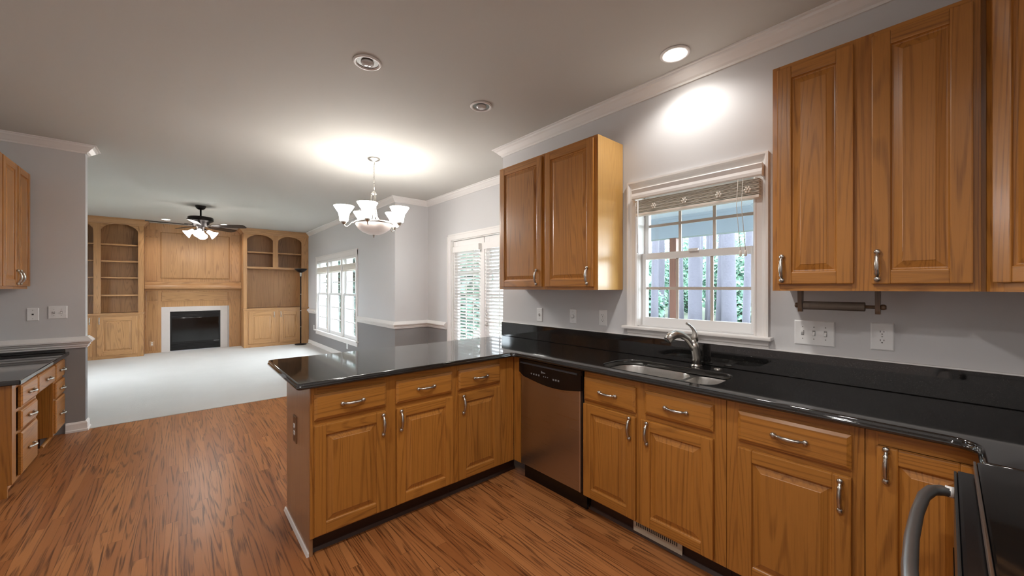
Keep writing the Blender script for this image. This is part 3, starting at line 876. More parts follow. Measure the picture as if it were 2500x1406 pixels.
# ------------------------------------------------------------------ kitchen window, blind, plates
def kitchen_window():
    t = sthing('window_1', 'double-hung white window over the sink with view onto porch and woods', 'window')
    x = 2.42
    ya, yb = .637, 1.498; za, zb = 1.105, 2.113; cw = .072
    mb = MB()
    prof = [(0, 0), (0, .014), (.010, .020), (.016, .014), (.040, .012), (.052, .016), (.060, .026), (cw, .026), (cw, 0)]  # (from inner edge, out of wall)
    iy0, iy1, iz1 = ya + cw, yb - cw, zb - cw
    def cas(pts):  # pts inner corner polyline in (y,z) with outward mitre
        L = []
        for (yy, zz, oy, oz) in pts: L.append([(x - h, yy + oy * o, zz + oz * o) for o, h in prof])
        mb.loops(L, 0)
    cas([(iy0, za, -1, 0), (iy0, iz1, -1, 1)]); cas([(iy0, iz1, -1, 1), (iy1, iz1, 1, 1)]); cas([(iy1, iz1, 1, 1), (iy1, za, 1, 0)])
    mb.build('casing', WHITE, t)
    mb = MB().box(x, x + .14, .70, iy0 + .004, za, 2.05).box(x, x + .14, iy1 - .004, 1.43, za, 2.05).box(x, x + .14, .70, 1.43, 2.035, 2.05)
    mb.build('jamb', WHITE, t)
    mb = MB().box(x - .055, x + .10, .617, 1.526, za - .020, za, 0, .006)
    mb.build('stool', WHITE, t)
    mb = MB().sweep([(0, 1.040), (.010, 1.040), (.012, 1.050), (.020, 1.056), (.020, 1.080), (.012, 1.085), (0, 1.085)], [(x - .0005, .638), (x - .0005, 1.498)], 1)
    mb.build('apron', WHITE, t)
    def sash(name, xs, z0, z1, g):
        gy0, gy1, gz0, gz1 = g
        m = MB()
        m.box(xs, xs + .035, .712, gy0, z0, z1, 0, .002).box(xs, xs + .035, gy1, 1.42, z0, z1, 0, .002)
        m.box(xs + .001, xs + .034, gy0, gy1, z0, gz0, 0).box(xs + .001, xs + .034, gy0, gy1, gz1, z1, 0)
        o = m.build(name, PLAST, t)
        m = MB(); zc = (gz0 + gz1) / 2
        m.box(xs + .012, xs + .020, gy0, gy1, zc - .009, zc + .009)
        for k in (1, 2):
            yy = gy0 + (gy1 - gy0) * k / 3
            m.box(xs + .0121, xs + .0199, yy - .009, yy + .009, gz0, gz1)
        m.build('muntins', BEIGE, o)
        m = MB().box(xs + .022, xs + .026, gy0 - .004, gy1 + .004, gz0 - .004, gz1 + .004).build('pane', PANE, o)
        return o
    sash('upper_sash', x + .085, 1.572, 2.035, (.740, 1.392, 1.615, 1.995))
    lo = sash('lower_sash', x + .047, za, 1.610, (.740, 1.392, 1.167, 1.568))
    MB().box(x + .030, x + .048, 1.03, 1.09, 1.604, 1.622, 0, .004).build('sash_lock', PLAST, lo)

    b = thing('window_blind', 'raised off-white slat blind with valance on the sink window', 'blind', (x, 1.05, 2.03))
    mb = MB()
    y0, y1 = .655 - 1.05, 1.436 - 1.05
    vp = [(-.062, -.052), (-.066, -.046), (-.066, -.030), (-.060, -.012), (-.064, .004), (-.066, .012), (-.062, .018), (-.052, .018), (-.052, -.052)]
    mb.prism(vp, y0, y1, 'y'); mb.box(-.056, -.004, y0 + .001, y0 + .010, -.052, .016); mb.box(-.056, -.004, y1 - .010, y1 - .001, -.052, .016)
    mb.build('valance', WHITE, b)
    mb = MB()
    for k in range(13):
        z = -.062 - k * .0066
        sk = .0016 * math.sin(k * 2.1)
        mb.box(-.053 + sk, -.004 + sk, y0 + .016, y1 - .022, z - .0022, z, 0, .0008)
    mb.build('slats', BLIND, b)
    MB().box(-.054, -.003, y0 + .016, y1 - .022, -.166, -.150, 0, .003).build('bottom_rail', BLIND, b)
    MB().tube([(-.060, y1 - .045, -.055), (-.058, y1 - .043, -.42)], .0042, 8).build('wand', PLAST, b)
    for yy in (.09, .115):
        c = MB().tube([(-.062, y0 + yy, -.03), (-.061, y0 + yy + .01, -.20), (-.060, y0 + yy - .01, -.45)], .0016, 6)
        c.lathe([(.003, 0), (.006, -.006), (.007, -.03), (.003, -.034)], (-.060, y0 + yy - .01, -.45), 10)
        c.build('cord', CORDM, b)
    for yy in (.07, .22, .42, .62):
        c = MB()
        for a in range(6): c.ball((-.062, y0 + yy + .013 * math.cos(a * PI / 3), -.118 + .013 * math.sin(a * PI / 3)), .0065, sq=(.5, 1, 1), seg=8)
        c.ball((-.063, y0 + yy, -.118), .007, seg=8)
        c.build('cord_clip', CRYSTAL, b)
kitchen_window()

def screw(mb, y, z, x, m=1): mb.lathe([(.0026, 0), (.0022, .0012), (.0, .0013)], (x, y, z), 8, m, axis=(-1, 0, 0))

def plate(name, label, cat, loc, rz, w, h, kind, cover=None):
    """wall plate, local x across, -y out of the wall, origin on the wall at its centre"""
    t = thing(name, label, cat, loc, rz)
    p = MB()
    def rect(i, y): return [(-w / 2 + i, y, -h / 2 + i), (w / 2 - i, y, -h / 2 + i), (w / 2 - i, y, h / 2 - i), (-w / 2 + i, y, h / 2 - i)]
    p.loops([rect(0, 0), rect(0, -.003), rect(.004, -.0065), rect(.005, -.0068)], 0)
    p.build('plate', cover or PLAST, t)
    Y = -.0068
    if kind == 'outlet':
        for s in (-1, 1):
            o = MB(); zc = s * .0195
            pr = [(.0145 * math.cos(R(a)) * 1.12, max(-.0125, min(.0125, .0165 * math.sin(R(a))))) for a in range(0, 360, 15)]
            o.prism([(a, zc + b) for a, b in pr], Y - .002, Y, 'y')
            ob = o.build('receptacle', PLAST, t)
            q = MB().box(-.0072, -.0050, Y - .0028, Y - .0018, zc - .001, zc + .0075).box(.0050, .0072, Y - .0028, Y - .0018, zc - .000, zc + .0065)
            q.lathe([(.0025, 0), (.0025, .001)], (0, Y - .0018, zc - .0075), 10, axis=(0, -1, 0))
            q.build('slots', SLOT, ob)
    elif kind == 'dial':
        MB().lathe([(.015, 0), (.014, .012), (.012, .015), (0, .0155)], (0, Y, 0), 20, axis=(0, -1, 0)).build('dial', PLAST, t)
    elif kind == 'jack':
        MB().box(-.006, .006, Y - .002, Y, -.006, .006).build('socket', SLOT, t)
    elif isinstance(kind, int):
        for k in range(kind):
            xx = (k - (kind - 1) / 2) * .046
            MB().box(xx - .006, xx + .006, Y - .0012, Y, -.013, .013).build('switch_slot', plain('switch_slot_grey', srgb(150, 148, 146), .5) if k < 0 else SLOT2, t)
            up = (k == 0)
            q = MB().prism([(Y, -.008), (Y, .008), (Y - .011, .012 if up else -.005), (Y - .012, .006 if up else -.011)], xx - .0042, xx + .0042, 'x')
            q.build('toggle', PLAST, t)
    sc = MB()
    if isinstance(kind, int):
        for k in range(kind):
            for s in (-1, 1): sc.lathe([(.0028, 0), (.0020, .0010)], ((k - (kind - 1) / 2) * .046, Y, s * .030), 8, axis=(0, -1, 0))
    elif kind == 'outlet': sc.lathe([(.0028, 0), (.0020, .0010)], (0, Y, 0), 8, axis=(0, -1, 0))
    else:
        for s in (-1, 1): sc.lathe([(.0028, 0), (.0020, .0010)], (0, Y, s * .038), 8, axis=(0, -1, 0))
    sc.build('screws', SLOT2, t)
    return t
ALMOND = plain('almond_plastic', srgb(190, 150, 112), .45)
BROWNP = plain('brown_plastic', srgb(112, 78, 50), .4)
SLOT2 = plain('grey_switch_recess', srgb(140, 138, 136), .5)
X = 2.4195
plate('light_switch', 'single white toggle switch under wall cabinet, nearest the peninsula end', 'light switch', (X, 2.388, 1.132), -90, .07, .118, 1)
plate('dimmer_switch', 'white wall plate with round dimmer dial under wall cabinet', 'dimmer switch', (X, 2.005, 1.14), -90, .07, .118, 'dial')
plate('wall_outlet', 'white duplex outlet on the wall just left of the window', 'outlet', (X, 1.715, 1.144), -90, .07, .118, 'outlet')
plate('light_switch', 'wide white plate with three toggle switches right of the window', 'light switch', (X, .443, 1.142), -90, .163, .124, 3)
plate('wall_outlet', 'white duplex outlet on backsplash wall near right edge', 'outlet', (X, .195, 1.148), -90, .078, .124, 'outlet')
plate('cable_jack', 'small white plate with dark jack above the desk', 'wall jack', (-.995, 5.4695, 1.130), 0, .072, .115, 'jack')
plate('light_switch', 'white double plate with two switches above the desk', 'light switch', (-.848, 5.4695, 1.143), 0, .118, .118, 2)
plate('wall_outlet', 'narrow outlet set in the peninsula end panel', 'outlet', (.4993, 2.433, .572), -90, .072, .150, 'outlet', BROWNP)
plate('wall_outlet', 'white outlet on grey wall right of the triple window', 'outlet', (2.4495, 7.62, .255 + .0), -90, .072, .118, 'outlet')
plate('wall_outlet', 'white outlet on grey wall between lamp and triple window', 'outlet', (2.4495, 10.02, .42), -90, .072, .118, 'outlet')

# ------------------------------------------------------------------ french doors with blinds
def french_doors():
    x = 3.0
    t = sthing('trim_6', 'white casing around the pair of french doors', 'door casing')
    mb = MB()
    ya, yb, zt = 3.26, 4.77, 2.06
    for a, b in ((yb, yb + .085), (ya - .085, ya)): mb.box(x - .018, x + .0, a, b, 0, zt + .002, 0, .003); 
    mb.box(x - .018, x, ya - .085, yb + .085, zt, zt + .085, 0, .003)
    mb.box(x - .024, x - .018, yb + .065, yb + .085, 0, zt + .085, 0); mb.box(x - .024, x - .018, ya - .085, yb + .085, zt + .065, zt + .085, 0)
    mb.build('casing', WHITE, t)
    MB().box(x, x + .12, yb - .012, yb, 0, zt).box(x, x + .12, ya, ya + .012, 0, zt).box(x, x + .12, ya, yb, zt - .012, zt).build('jamb', WHITE, t)
    leaves = ((4.019, 4.755, 'window-side french door leaf with slat blind', 1), (3.275, 4.009, 'french door leaf partly behind wall cabinet, with lever and slat blind', 2))
    for (a, b, lab, n) in leaves:
        d = sthing('door_%d' % n, 'white ' + lab, 'door', (x, 0, 0))
        mb = MB(); st = .105
        x0, x1 = .030, .072
        mb.box(x0, x1, a, a + st, .01, zt - .016, 0, .002).box(x0, x1, b - st, b, .01, zt - .016, 0, .002)
        mb.box(x0 + .001, x1 - .001, a + st, b - st, .01, .26, 0).box(x0 + .001, x1 - .001, a + st, b - st, zt - .15, zt - .016, 0)
        mb.build('door_frame', WHITE, d)
        mb = MB()
        for k in (1, 2, 3, 4): mb.box(x0 + .024, x0 + .032, a + st, b - st, .26 + (zt - .41) * k / 5 - .009, .26 + (zt - .41) * k / 5 + .009)
        for k in (1, 2): mb.box(x0 + .0241, x0 + .0319, a + st + (b - a - 2 * st) * k / 3 - .009, a + st + (b - a - 2 * st) * k / 3 + .009, .26, zt - .15)
        mb.build('muntins', BEIGE, d)
        MB().box(x0 + .018, x0 + .022, a + st - .004, b - st + .004, .256, zt - .146).build('pane', PANE, d)
        if n == 2:
            h = MB().lathe([(.024, 0), (.024, .005), (.010, .012), (.010, .035)], (x0, b - .055, .89), 16, axis=(-1, 0, 0))
            h.tube([(x0 - .035, b - .055, .89), (x0 - .040, b - .075, .892), (x0 - .040, b - .135, .890)], [.009, .008, .007], 8)
            h.build('lever_handle', NICKEL, d)
            MB().lathe([(.024, 0), (.024, .006), (.018, .016), (.0, .018)], (x0, b - .055, 1.025), 16, axis=(-1, 0, 0)).build('deadbolt', NICKEL, d)
        bl = thing('door_blind', 'lowered white slat blind on the ' + ('left' if n == 1 else 'right') + ' french door leaf', 'blind', (x + x0, (a + b) / 2, zt - .14), 0, 'slat blinds on the french doors')
        hw = (b - a) / 2 - .062
        mb = MB().box(-.054, -.046, -hw - .012, hw + .012, -.045, .04, 0, .003).box(-.048, -.002, hw + .004, hw + .012, -.045, .04).box(-.048, -.002, -hw - .012, -hw - .004, -.045, .04)
        mb.build('valance', WHITE, bl)
        mb = MB(); ns = 38; z0, z1 = -.06, -(zt - .14) + .22
        tl = R(38)
        for k in range(ns):
            z = z0 + (z1 - z0) * k / (ns - 1)
            c, s = math.cos(tl), math.sin(tl)
            q = [(-.024 + c * u - s * v, z + s * u * -1 + c * v) for u, v in ((-.023, -.0013), (.023, -.0013), (.023, .0013), (-.023, .0013))]
            mb.prism(q, -hw, hw, 'y')
        mb.build('slats', WHITE, bl)
        MB().box(-.048, -.002, -hw, hw, z1 - .045, z1 - .028, 0, .003).build('bottom_rail', WHITE, bl)
        mb = MB()
        for yy in (-hw * .6, hw * .6):
            for xx in (-.048, -.001): mb.tube([(xx, yy, -.05), (xx, yy, z1 - .03)], .0012, 5)
        mb.build('ladder_cords', CORDM, bl)
        MB().tube([(-.056, hw - .05, -.04), (-.056, hw - .05, -.85)], .004, 8).build('wand', PLAST, bl)
french_doors()

# ------------------------------------------------------------------ triple window of the fireplace room
def family_windows():
    x = 2.45
    z0, z1 = .40, 1.99
    mull = [(9.74, 8.87), (8.85, 7.93), (7.91, 7.10)]
    t = sthing('trim_7', 'white casing, mullions and sill around the triple window', 'window casing')
    mb = MB()
    mb.box(x - .018, x, 9.72, 9.80, z0, z1 + .08, 0, .003).box(x - .018, x, 7.04, 7.12, z0, z1 + .08, 0, .003)
    mb.box(x - .0185, x, 7.04, 9.80, z1 - .01, z1 + .08, 0, .003).box(x - .026, x, 7.02, 9.82, z1 + .08, z1 + .10, 0, .003)
    for yy in (8.86, 7.92): mb.box(x - .016, x + .19, yy - .045, yy + .045, z0, z1 + .06, 0, .003)
    mb.box(x, x + .19, 7.10, 7.115, z0, z1).box(x, x + .19, 9.725, 9.74, z0, z1).box(x, x + .12, 7.1, 9.74, z1 - .012, z1)
    mb.build('casing', WHITE, t)
    MB().box(x - .05, x + .11, 7.00, 9.84, z0 - .025, z0 + .001, 0, .004).box(x - .018, x, 7.04, 9.80, z0 - .10, z0 - .025, 0, .003).build('sill', WHITE, t)
    for n, (b, a) in enumerate(((9.725, 8.905), (8.815, 7.965), (7.875, 7.115))):
        w = sthing('window_%d' % (n + 2), ('far', 'middle', 'near')[n] + ' double-hung unit of the triple window', 'window', (x, 0, 0))
        zm = 1.24
        for nm, xs, p, q in (('lower_sash', .020, z0, zm + .02), ('upper_sash', .054, zm - .02, z1 - .01)):
            m = MB()
            m.box(xs, xs + .032, a, a + .045, p, q, 0).box(xs, xs + .032, b - .045, b, p, q, 0)
            m.box(xs + .001, xs + .031, a + .045, b - .045, p, p + (.06 if nm[0] == 'l' else .04), 0).box(xs + .001, xs + .031, a + .045, b - .045, q - .04, q, 0)
            o = m.build(nm, PLAST, w)
            gz0, gz1 = p + .05, q - .04
            m = MB()
            for k in (1, 2):
                m.box(xs + .012, xs + .020, a + .045, b - .045, gz0 + (gz1 - gz0) * k / 3 - .009, gz0 + (gz1 - gz0) * k / 3 + .009)
                m.box(xs + .0121, xs + .0199, a + .045 + (b - a - .09) * k / 3 - .009, a + .045 + (b - a - .09) * k / 3 + .009, gz0, gz1)
            m.build('muntins', PLAST, o)
            MB().box(xs + .022, xs + .026, a + .04, b - .04, gz0 - .01, gz1 + .005).build('pane', PANE, o)
        bl = thing('window_blind', 'raised beige blind at the top of the ' + ('far', 'middle', 'near')[n] + ' triple window unit', 'blind', (x - .004, (a + b) / 2, 1.98), 0, 'raised blinds on the triple window')
        hw = (b - a) / 2 - .012
        MB().box(-.012, .018, -hw, hw, -.05, -.003, 0, .003).build('headrail', WHITE, bl)
        mb = MB()
        for k in range(14): mb.box(-.012, .020, -hw + .004, hw - .004, -.150 - k * .0085, -.1455 - k * .0085)
        mb.build('slats', BLIND, bl)
        MB().box(-.013, .021, -hw + .004, hw - .004, -.285, -.268, 0, .003).build('bottom_rail', BLIND, bl)
        MB().tube([(-.018, hw - .03, -.05), (-.018, hw - .03, -.95)], .004, 6).build('wand', CORDM, bl)
    # window added on the unseen opposite wall to bring daylight into the fireplace room
    w = sthing('window_5', 'daylight window added on the unseen side wall of the fireplace room', 'window')
    mb = MB()
    for yy in (7.7, 8.28, 8.86): mb.box(-1.96, -1.90, yy, yy + .04, .75, 2.05)
    mb.box(-1.959, -1.901, 7.74, 8.86, .75, .79).box(-1.959, -1.901, 7.74, 8.86, 2.01, 2.05)
    mb.build('frame', WHITE, w)
    MB().box(-1.932, -1.928, 7.74, 8.86, .79, 2.01).build('pane', PANE, w)
family_windows()

# ------------------------------------------------------------------ fireplace wall
def arch_board(mb, x0, x1, z_end, z_top, zc, y0, y1, m=1):
    """board above an opening with a flat-ended segmental arch cut in its lower edge"""
    pts = [(x0, zc), (x0, z_end)]
    sh = .0
    N = 14
    for i in range(N + 1):
        k = i / N
        xx = x0 + sh + (x1 - x0 - 2 * sh) * k
        h = (1 - (2 * k - 1) ** 2) ** .72
        pts.append((xx, z_end + .004 + (z_top - z_end) * h))
    pts += [(x1, z_end), (x1, zc)]
    mb.prism(pts, y0, y1, 'y', m)

def bookcases():
    nm = (NAT_V, NAT_H)
    crownp = [(0, 2.62), (.012, 2.62), (.02, 2.64), (.05, 2.68), (.07, 2.70), (.075, 2.737), (0, 2.737)]
    # left one
    yb = 10.64; yu = 10.68; yk = 10.998
    xa, xb = -1.878, -.53
    t = thing('bookcase', 'built-in oak bookcase with two arched bays left of the fireplace', 'bookcase', (0, 0, 0), 0, 'built-in bookcases flanking the fireplace')
    mb = MB()
    zs = .882
    for a, b in ((xa, -1.73), (-1.217, -1.121), (-.61, xb)): mb.box(a, b, yu, yu + .02, zs, 2.50, 0)
    mb.box(xa, xb, yu, yu + .02, 2.50, 2.735, 1) if False else None
    arch_board(mb, -1.73, -1.217, 2.50, 2.63, 2.735, yu, yu + .02); arch_board(mb, -1.121, -.61, 2.50, 2.63, 2.735, yu, yu + .02)
    for a, b in ((xa, -1.73), (-1.217, -1.121), (-.61, xb)): mb.box(a, b, yu, yu + .02, 2.50, 2.735, 0)
    for a in (xa, -1.178, xb - .02): mb.box(a, a + .02, yu + .02, yk, zs, 2.735, 0)
    mb.box(xa, xb, yk - .012, yk, zs, 2.735, 0)
    mb.box(xa + .02, xb - .02, yu + .02, yk - .012, 2.715, 2.735, 1)
    mb.build('upper_case', nm, t)
    for a, b in ((xa + .02, -1.178), (-1.158, xb - .02)):
        for z in (2.22, 1.893, 1.573, 1.228): MB().box(a, b, yu + .022, yk - .012, z - .016, z + .012, 0, .002).build('shelf', NAT_H, t)
    mb = MB().sweep(crownp, [(xa, yu), (xb, yu), (xb, 10.95)], -1)
    mb.build('crown_moulding', NAT_H, t)
    MB().box(xa, xb + .012, yb - .02, 10.98, .845, .882, 0, .006).build('ledge', NAT_H, t)
    mb = MB()
    for a, b in ((xa, -1.80), (-1.235, -1.160), (-.62, xb)): mb.box(a, b, yb, yb + .02, 0, .845, 0)
    for p, q in ((0, .08), (.805, .845)): mb.box(xa, xb, yb + .0005, yb + .02, p, q, 1)
    for a in (xa, -1.19, xb - .02): mb.box(a, a + .02, yb + .02, yk, 0, .845, 0)
    mb.box(xa + .02, xb - .02, yb + .02, yk, .06, .08, 1)
    mb.build('base_case', nm, t)
    door(t, -1.80 - .01, -1.228, .07, .815, -1.26, .74, yb - .02, nm, .085); door(t, -1.168, -.612, .07, .815, -1.135, .74, yb - .02, nm, .085)
    # right one
    yb = 10.50; yu = 10.54
    xa, xb = 1.112, 2.448
    t = thing('bookcase', 'built-in oak bookcase with two small arches and open recess right of the fireplace', 'bookcase', (0, 0, 0), 0, 'built-in bookcases flanking the fireplace')
    mb = MB(); zs = .90
    o1, o2, o3, o4 = 1.179, 1.685, 1.794, 2.294
    for a, b in ((xa, o1), (o4, xb)): mb.box(a, b, yu, yu + .02, zs, 2.735, 0)
    mb.box(o2, o3, yu, yu + .02, 1.86, 2.735, 0)
    arch_board(mb, o1, o2, 2.485, 2.605, 2.735, yu, yu + .02); arch_board(mb, o3, o4, 2.485, 2.605, 2.735, yu, yu + .02)
    for a in (xa, xb - .02): mb.box(a, a + .02, yu + .02, yk, zs, 2.735, 0)
    mb.box(1.73, 1.75, yu + .02, yk - .012, 1.86, 2.715, 0)
    mb.box(xa, xb, yk - .012, yk, zs, 2.735, 0); mb.box(xa + .02, xb - .02, yu + .02, yk - .012, 2.715, 2.735, 1)
    mb.build('upper_case', nm, t)
    for a, b in ((xa + .02, 1.73), (1.75, xb - .02)): MB().box(a, b, yu + .022, yk - .012, 2.185, 2.213, 0, .002).build('shelf', NAT_H, t)
    MB().box(xa + .02, xb - .02, yu - .004, yk - .012, 1.818, 1.862, 0, .003).build('shelf', NAT_H, t)
    mb = MB().sweep(crownp, [(xa, 10.95), (xa, yu), (xb, yu)], -1)
    mb.build('crown_moulding', NAT_H, t)
    MB().box(xa - .012, xb, yb - .02, 10.98, .855, .90, 0, .006).build('ledge', NAT_H, t)
    mb = MB()
    for a, b in ((xa, 1.20), (1.728, 1.81), (2.245, xb)): mb.box(a, b, yb, yb + .02, 0, .855, 0)
    for p, q in ((0, .09), (.815, .855)): mb.box(xa, xb, yb + .0005, yb + .02, p, q, 1)
    for a in (xa, 1.75, xb - .02): mb.box(a, a + .02, yb + .02, yk, 0, .855, 0)
    mb.box(xa + .02, xb - .02, yb + .02, yk, .07, .09, 1)
    mb.build('base_case', nm, t)
    door(t, 1.200, 1.728, .085, .82, 1.700, .745, yb - .02, nm, .085); door(t, 1.809, 2.247, .085, .82, 1.838, .745, yb - .02, nm, .085)
    # fireplace surround
    xa, xb = -.528, 1.110
    y = 10.985
    t = thing('fireplace', 'oak fireplace surround with mantel, marble border and black firebox', 'fireplace')
    mb = MB()
    mb.box(xa, -.275, y, y + .013, .0, 2.735, 0).box(.885, xb, y, y + .013, .0, 2.735, 0).box(-.275, .885, y, y + .013, .965, 2.735, 0)
    mb.build('panelling', nm, t)
    mb = MB()
    def rp(m, x0, x1, z0, z1, d=.018, s=.022, yy=y):
        rect = lambda i, q: [(x0 + i, q, z0 + i), (x1 - i, q, z0 + i), (x1 - i, q, z1 - i), (x0 + i, q, z1 - i)]
        m.loops([rect(0, yy), rect(0, yy - .010), rect(s * .4, yy - d), rect(s, yy - d - .002)], 0)
    rp(mb, -.285, .892, 1.575, 2.555); mb.build('overmantel_panel', NAT_V, t)
    for a, b in ((-.508, -.33), (.93, 1.092)):
        for z0, z1 in ((1.52, 2.43), (2.455, 2.60), (1.10, 1.30), (.05, 1.08)):
            mb = MB(); rp(mb, a, b, z0, z1, .008, .012); mb.build('side_panel', NAT_V, t)
    mb = MB(); rp(mb, -.275, .865, 1.085, 1.285, .016, .02); mb.build('frieze_panel', NAT_H, t)
    mb = MB()
    mprof = [(0, 1.315), (.020, 1.315), (.035, 1.335), (.10, 1.352), (.15, 1.356), (.15, 1.392), (.105, 1.400), (.09, 1.430), (.055, 1.455), (.045, 1.50), (0, 1.505)]
    mb.sweep(mprof, [(xa + .002, y), (xb - .002, y)], -1); mb.build('mantel', NAT_H, t)
    mb = MB()
    mb.box(-.275, -.137, y - .008, y + .010, 0.004, .965, 0, .003).box(.722, .855, y - .008, y + .010, 0.004, .965, 0, .003).box(-.137, .722, y - .008, y + .010, .862, .965, 0)
    mb.build('marble_surround', MARBLE, t)
    f = MB().box(-.137, .722, y - .002, y + .012, .02, .862, 0, .003)
    fb = f.build('firebox', FIREB, t)
    mb = MB().box(-.11, .695, y - .010, y - .003, .20, .72, 0, .003); mb.build('glass_front', GLOSSB, fb)
    for z in (.745, .775, .805, .835, .05, .08, .11, .14): MB().box(-.12, .705, y - .012, y - .002, z, z + .014, 0, .002).build('louver', FIREB, fb)
    MB().box(.60, .70, y - .014, y - .012, .178, .190).build('maker_plate', LEGEND, fb)
    MB().box(-.56, 1.14, 10.90, 10.984, .0041, .016, 0, .003).build('hearth_edge', MARBLE, t) if False else None
    plate('wall_outlet', 'beige outlet low on the oak panel left of the fireplace', 'outlet', (-.42, 10.9745, .20), 0, .075, .118, 'outlet', ALMOND)
bookcases()

# ------------------------------------------------------------------ lamps
def downlight(x, y, lit, label, power=None):
    t = thing('recessed_light', label, 'ceiling light', (x, y, CZ), 0, 'recessed ceiling lights')
    MB().lathe([(.082, -.0005), (.084, -.004), (.076, -.010), (.066, -.009), (.062, -.004), (.062, .0)], (0, 0, 0), 36, caps=(False, False)).build('trim_ring', WHITE, t)
    if lit:
        MB().lathe([(.062, -.004), (.05, -.010), (.0, -.013)], (0, 0, 0), 32).build('lamp', LAMP_ON, t)
        light('bulb', 'SPOT', (0, 0, -.03), power or P_DOWN, WARM, t, .05, 150)
    else:
        MB().lathe([(.0625, -.003), (.055, -.0015), (.048, -.001), (.0, -.0008)], (0, 0, 0), 32).build('can', REFLECT, t)
        MB().lathe([(.038, -.001), (.038, -.006), (.033, -.014), (.018, -.019), (.0, -.020)], (0, 0, 0), 28).build('bulb_glass', BULB_OFF, t)
    return t
downlight(.863, 2.318, False, 'unlit recessed ceiling light, the larger-looking one nearer the desk side')
downlight(1.716, 2.312, False, 'unlit recessed ceiling light, nearer the sink wall')
downlight(2.184, 1.048, True, 'lit recessed ceiling light above the sink', P_DOWN * .33)
downlight(.95, .95, True, 'lit recessed ceiling light over the kitchen floor, above the camera view')
downlight(-.189, 10.245, True, 'lit recessed ceiling light in front of the left bookcase', P_DOWN * .5)
downlight(.746, 10.272, True, 'lit recessed ceiling light behind the ceiling fan', P_DOWN * .5)
downlight(-.42, .95, True, 'lit recessed ceiling light added above the camera view to brighten the desk side')  # downlight added out of view to brighten the desk and left floor
downlight(.0, -.2, True, 'lit recessed ceiling light above the range side, out of view')

def bell(mb, c, axis, top_r, bot_r, h, seg=28):
    out = [(bot_r * .8, 0), (bot_r, .004), (bot_r * 1.1, h * .25), (bot_r * 1.35, h * .55), (top_r * .86, h * .85), (top_r, h)]
    inn = [(top_r, h), (top_r * .97, h), (top_r * .82, h * .83), (bot_r * 1.22, h * .52), (bot_r * .9, .012), (bot_r * .5, .008)]
    mb.lathe(out, c, seg, 0, axis, True, (False, False)); mb.lathe(inn, c, seg, 1, axis, True, (False, False))
    return mb

def chandelier():
    t = thing('chandelier', 'five-arm brushed nickel chandelier with lit bell shades and glass bowl', 'chandelier', (1.556, 3.996, 0))
    MB().lathe([(.065, CZ - .0005), (.064, CZ - .008), (.050, CZ - .020), (.018, CZ - .030), (.006, CZ - .040)], (0, 0, 0), 28).build('canopy', NICKEL, t)
    mb = MB(); z = CZ - .040; k = 0
    while z > 2.395:
        pts = []
        for i in range(13):
            a = 2 * PI * i / 12
            u, v = .0075 * math.cos(a), .017 * math.sin(a)
            pts.append((u if k % 2 == 0 else 0, 0 if k % 2 == 0 else u, z - .013 + v))
        mb.tube(pts, .0018, 6, caps=(False, False)); z -= .0265; k += 1
    mb.tube([(.004, 0, CZ - .04), (.006, .003, 2.55), (.004, 0, 2.38)], .0022, 6)
    mb.build('chain', NICKEL, t)
    mb = MB().lathe([(.004, 2.395), (.016, 2.385), (.030, 2.368), (.028, 2.362), (.012, 2.352), (.006, 2.345)], (0, 0, 0), 20)
    mb.lathe([(.010, 2.35), (.008, 2.2), (.011, 2.07), (.03, 2.03)], (0, 0, 0), 14)
    mb.build('stem', NICKEL, t)
    phi0 = math.atan2(-3.996, -1.556)
    for k in range(3):
        a = phi0 + R(20 + 120 * k)
        pr = [(.026, 2.365), (.028, 2.28), (.032, 2.20), (.050, 2.13), (.10, 2.085), (.175, 2.062)]
        MB().tube([(r * math.cos(a), r * math.sin(a), z) for r, z in pr], .0055, 8).build('rod', NICKEL, t)
    bw = MB().lathe([(.186, 2.052), (.184, 2.035), (.160, 1.995), (.115, 1.960), (.060, 1.938), (.012, 1.930)], (0, 0, 0), 40)
    b = bw.build('bowl', BOWL, t)
    MB().lathe([(.188, 2.045), (.194, 2.050), (.194, 2.062), (.186, 2.066), (.150, 2.070), (.03, 2.075)], (0, 0, 0), 40, caps=(False, True)).build('bowl_rim', NICKEL, t)
    MB().lathe([(.016, 1.936), (.014, 1.928), (.006, 1.920), (.009, 1.912), (.003, 1.902)], (0, 0, 0), 14).build('finial', NICKEL, t)
    for k in range(5):
        a = phi0 + R(-12 + 72 * k)
        c, s = math.cos(a), math.sin(a)
        ar = MB().tube([(r * c, r * s, z) for r, z in ((.188, 2.052), (.215, 2.045), (.235, 2.02), (.258, 2.000), (.280, 2.004), (.290, 2.020), (.290, 2.036))], [.007, .006, .0055, .0055, .0055, .006, .006], 8)
        arm = ar.build('arm', NICKEL, t)
        MB().lathe([(.010, 2.022), (.024, 2.034), (.030, 2.052), (.030, 2.058)], (.29 * c, .29 * s, 0), 18).build('cup', NICKEL, arm)
        bell(MB(), (.29 * c, .29 * s, 2.055), (0, 0, 1), .098, .040, .155).build('shade', [SHADE_ON, INNER_ON], arm)
        light('bulb', 'POINT', (.29 * c, .29 * s, 2.12), P_CHAND, WARM, t, .03)
chandelier()

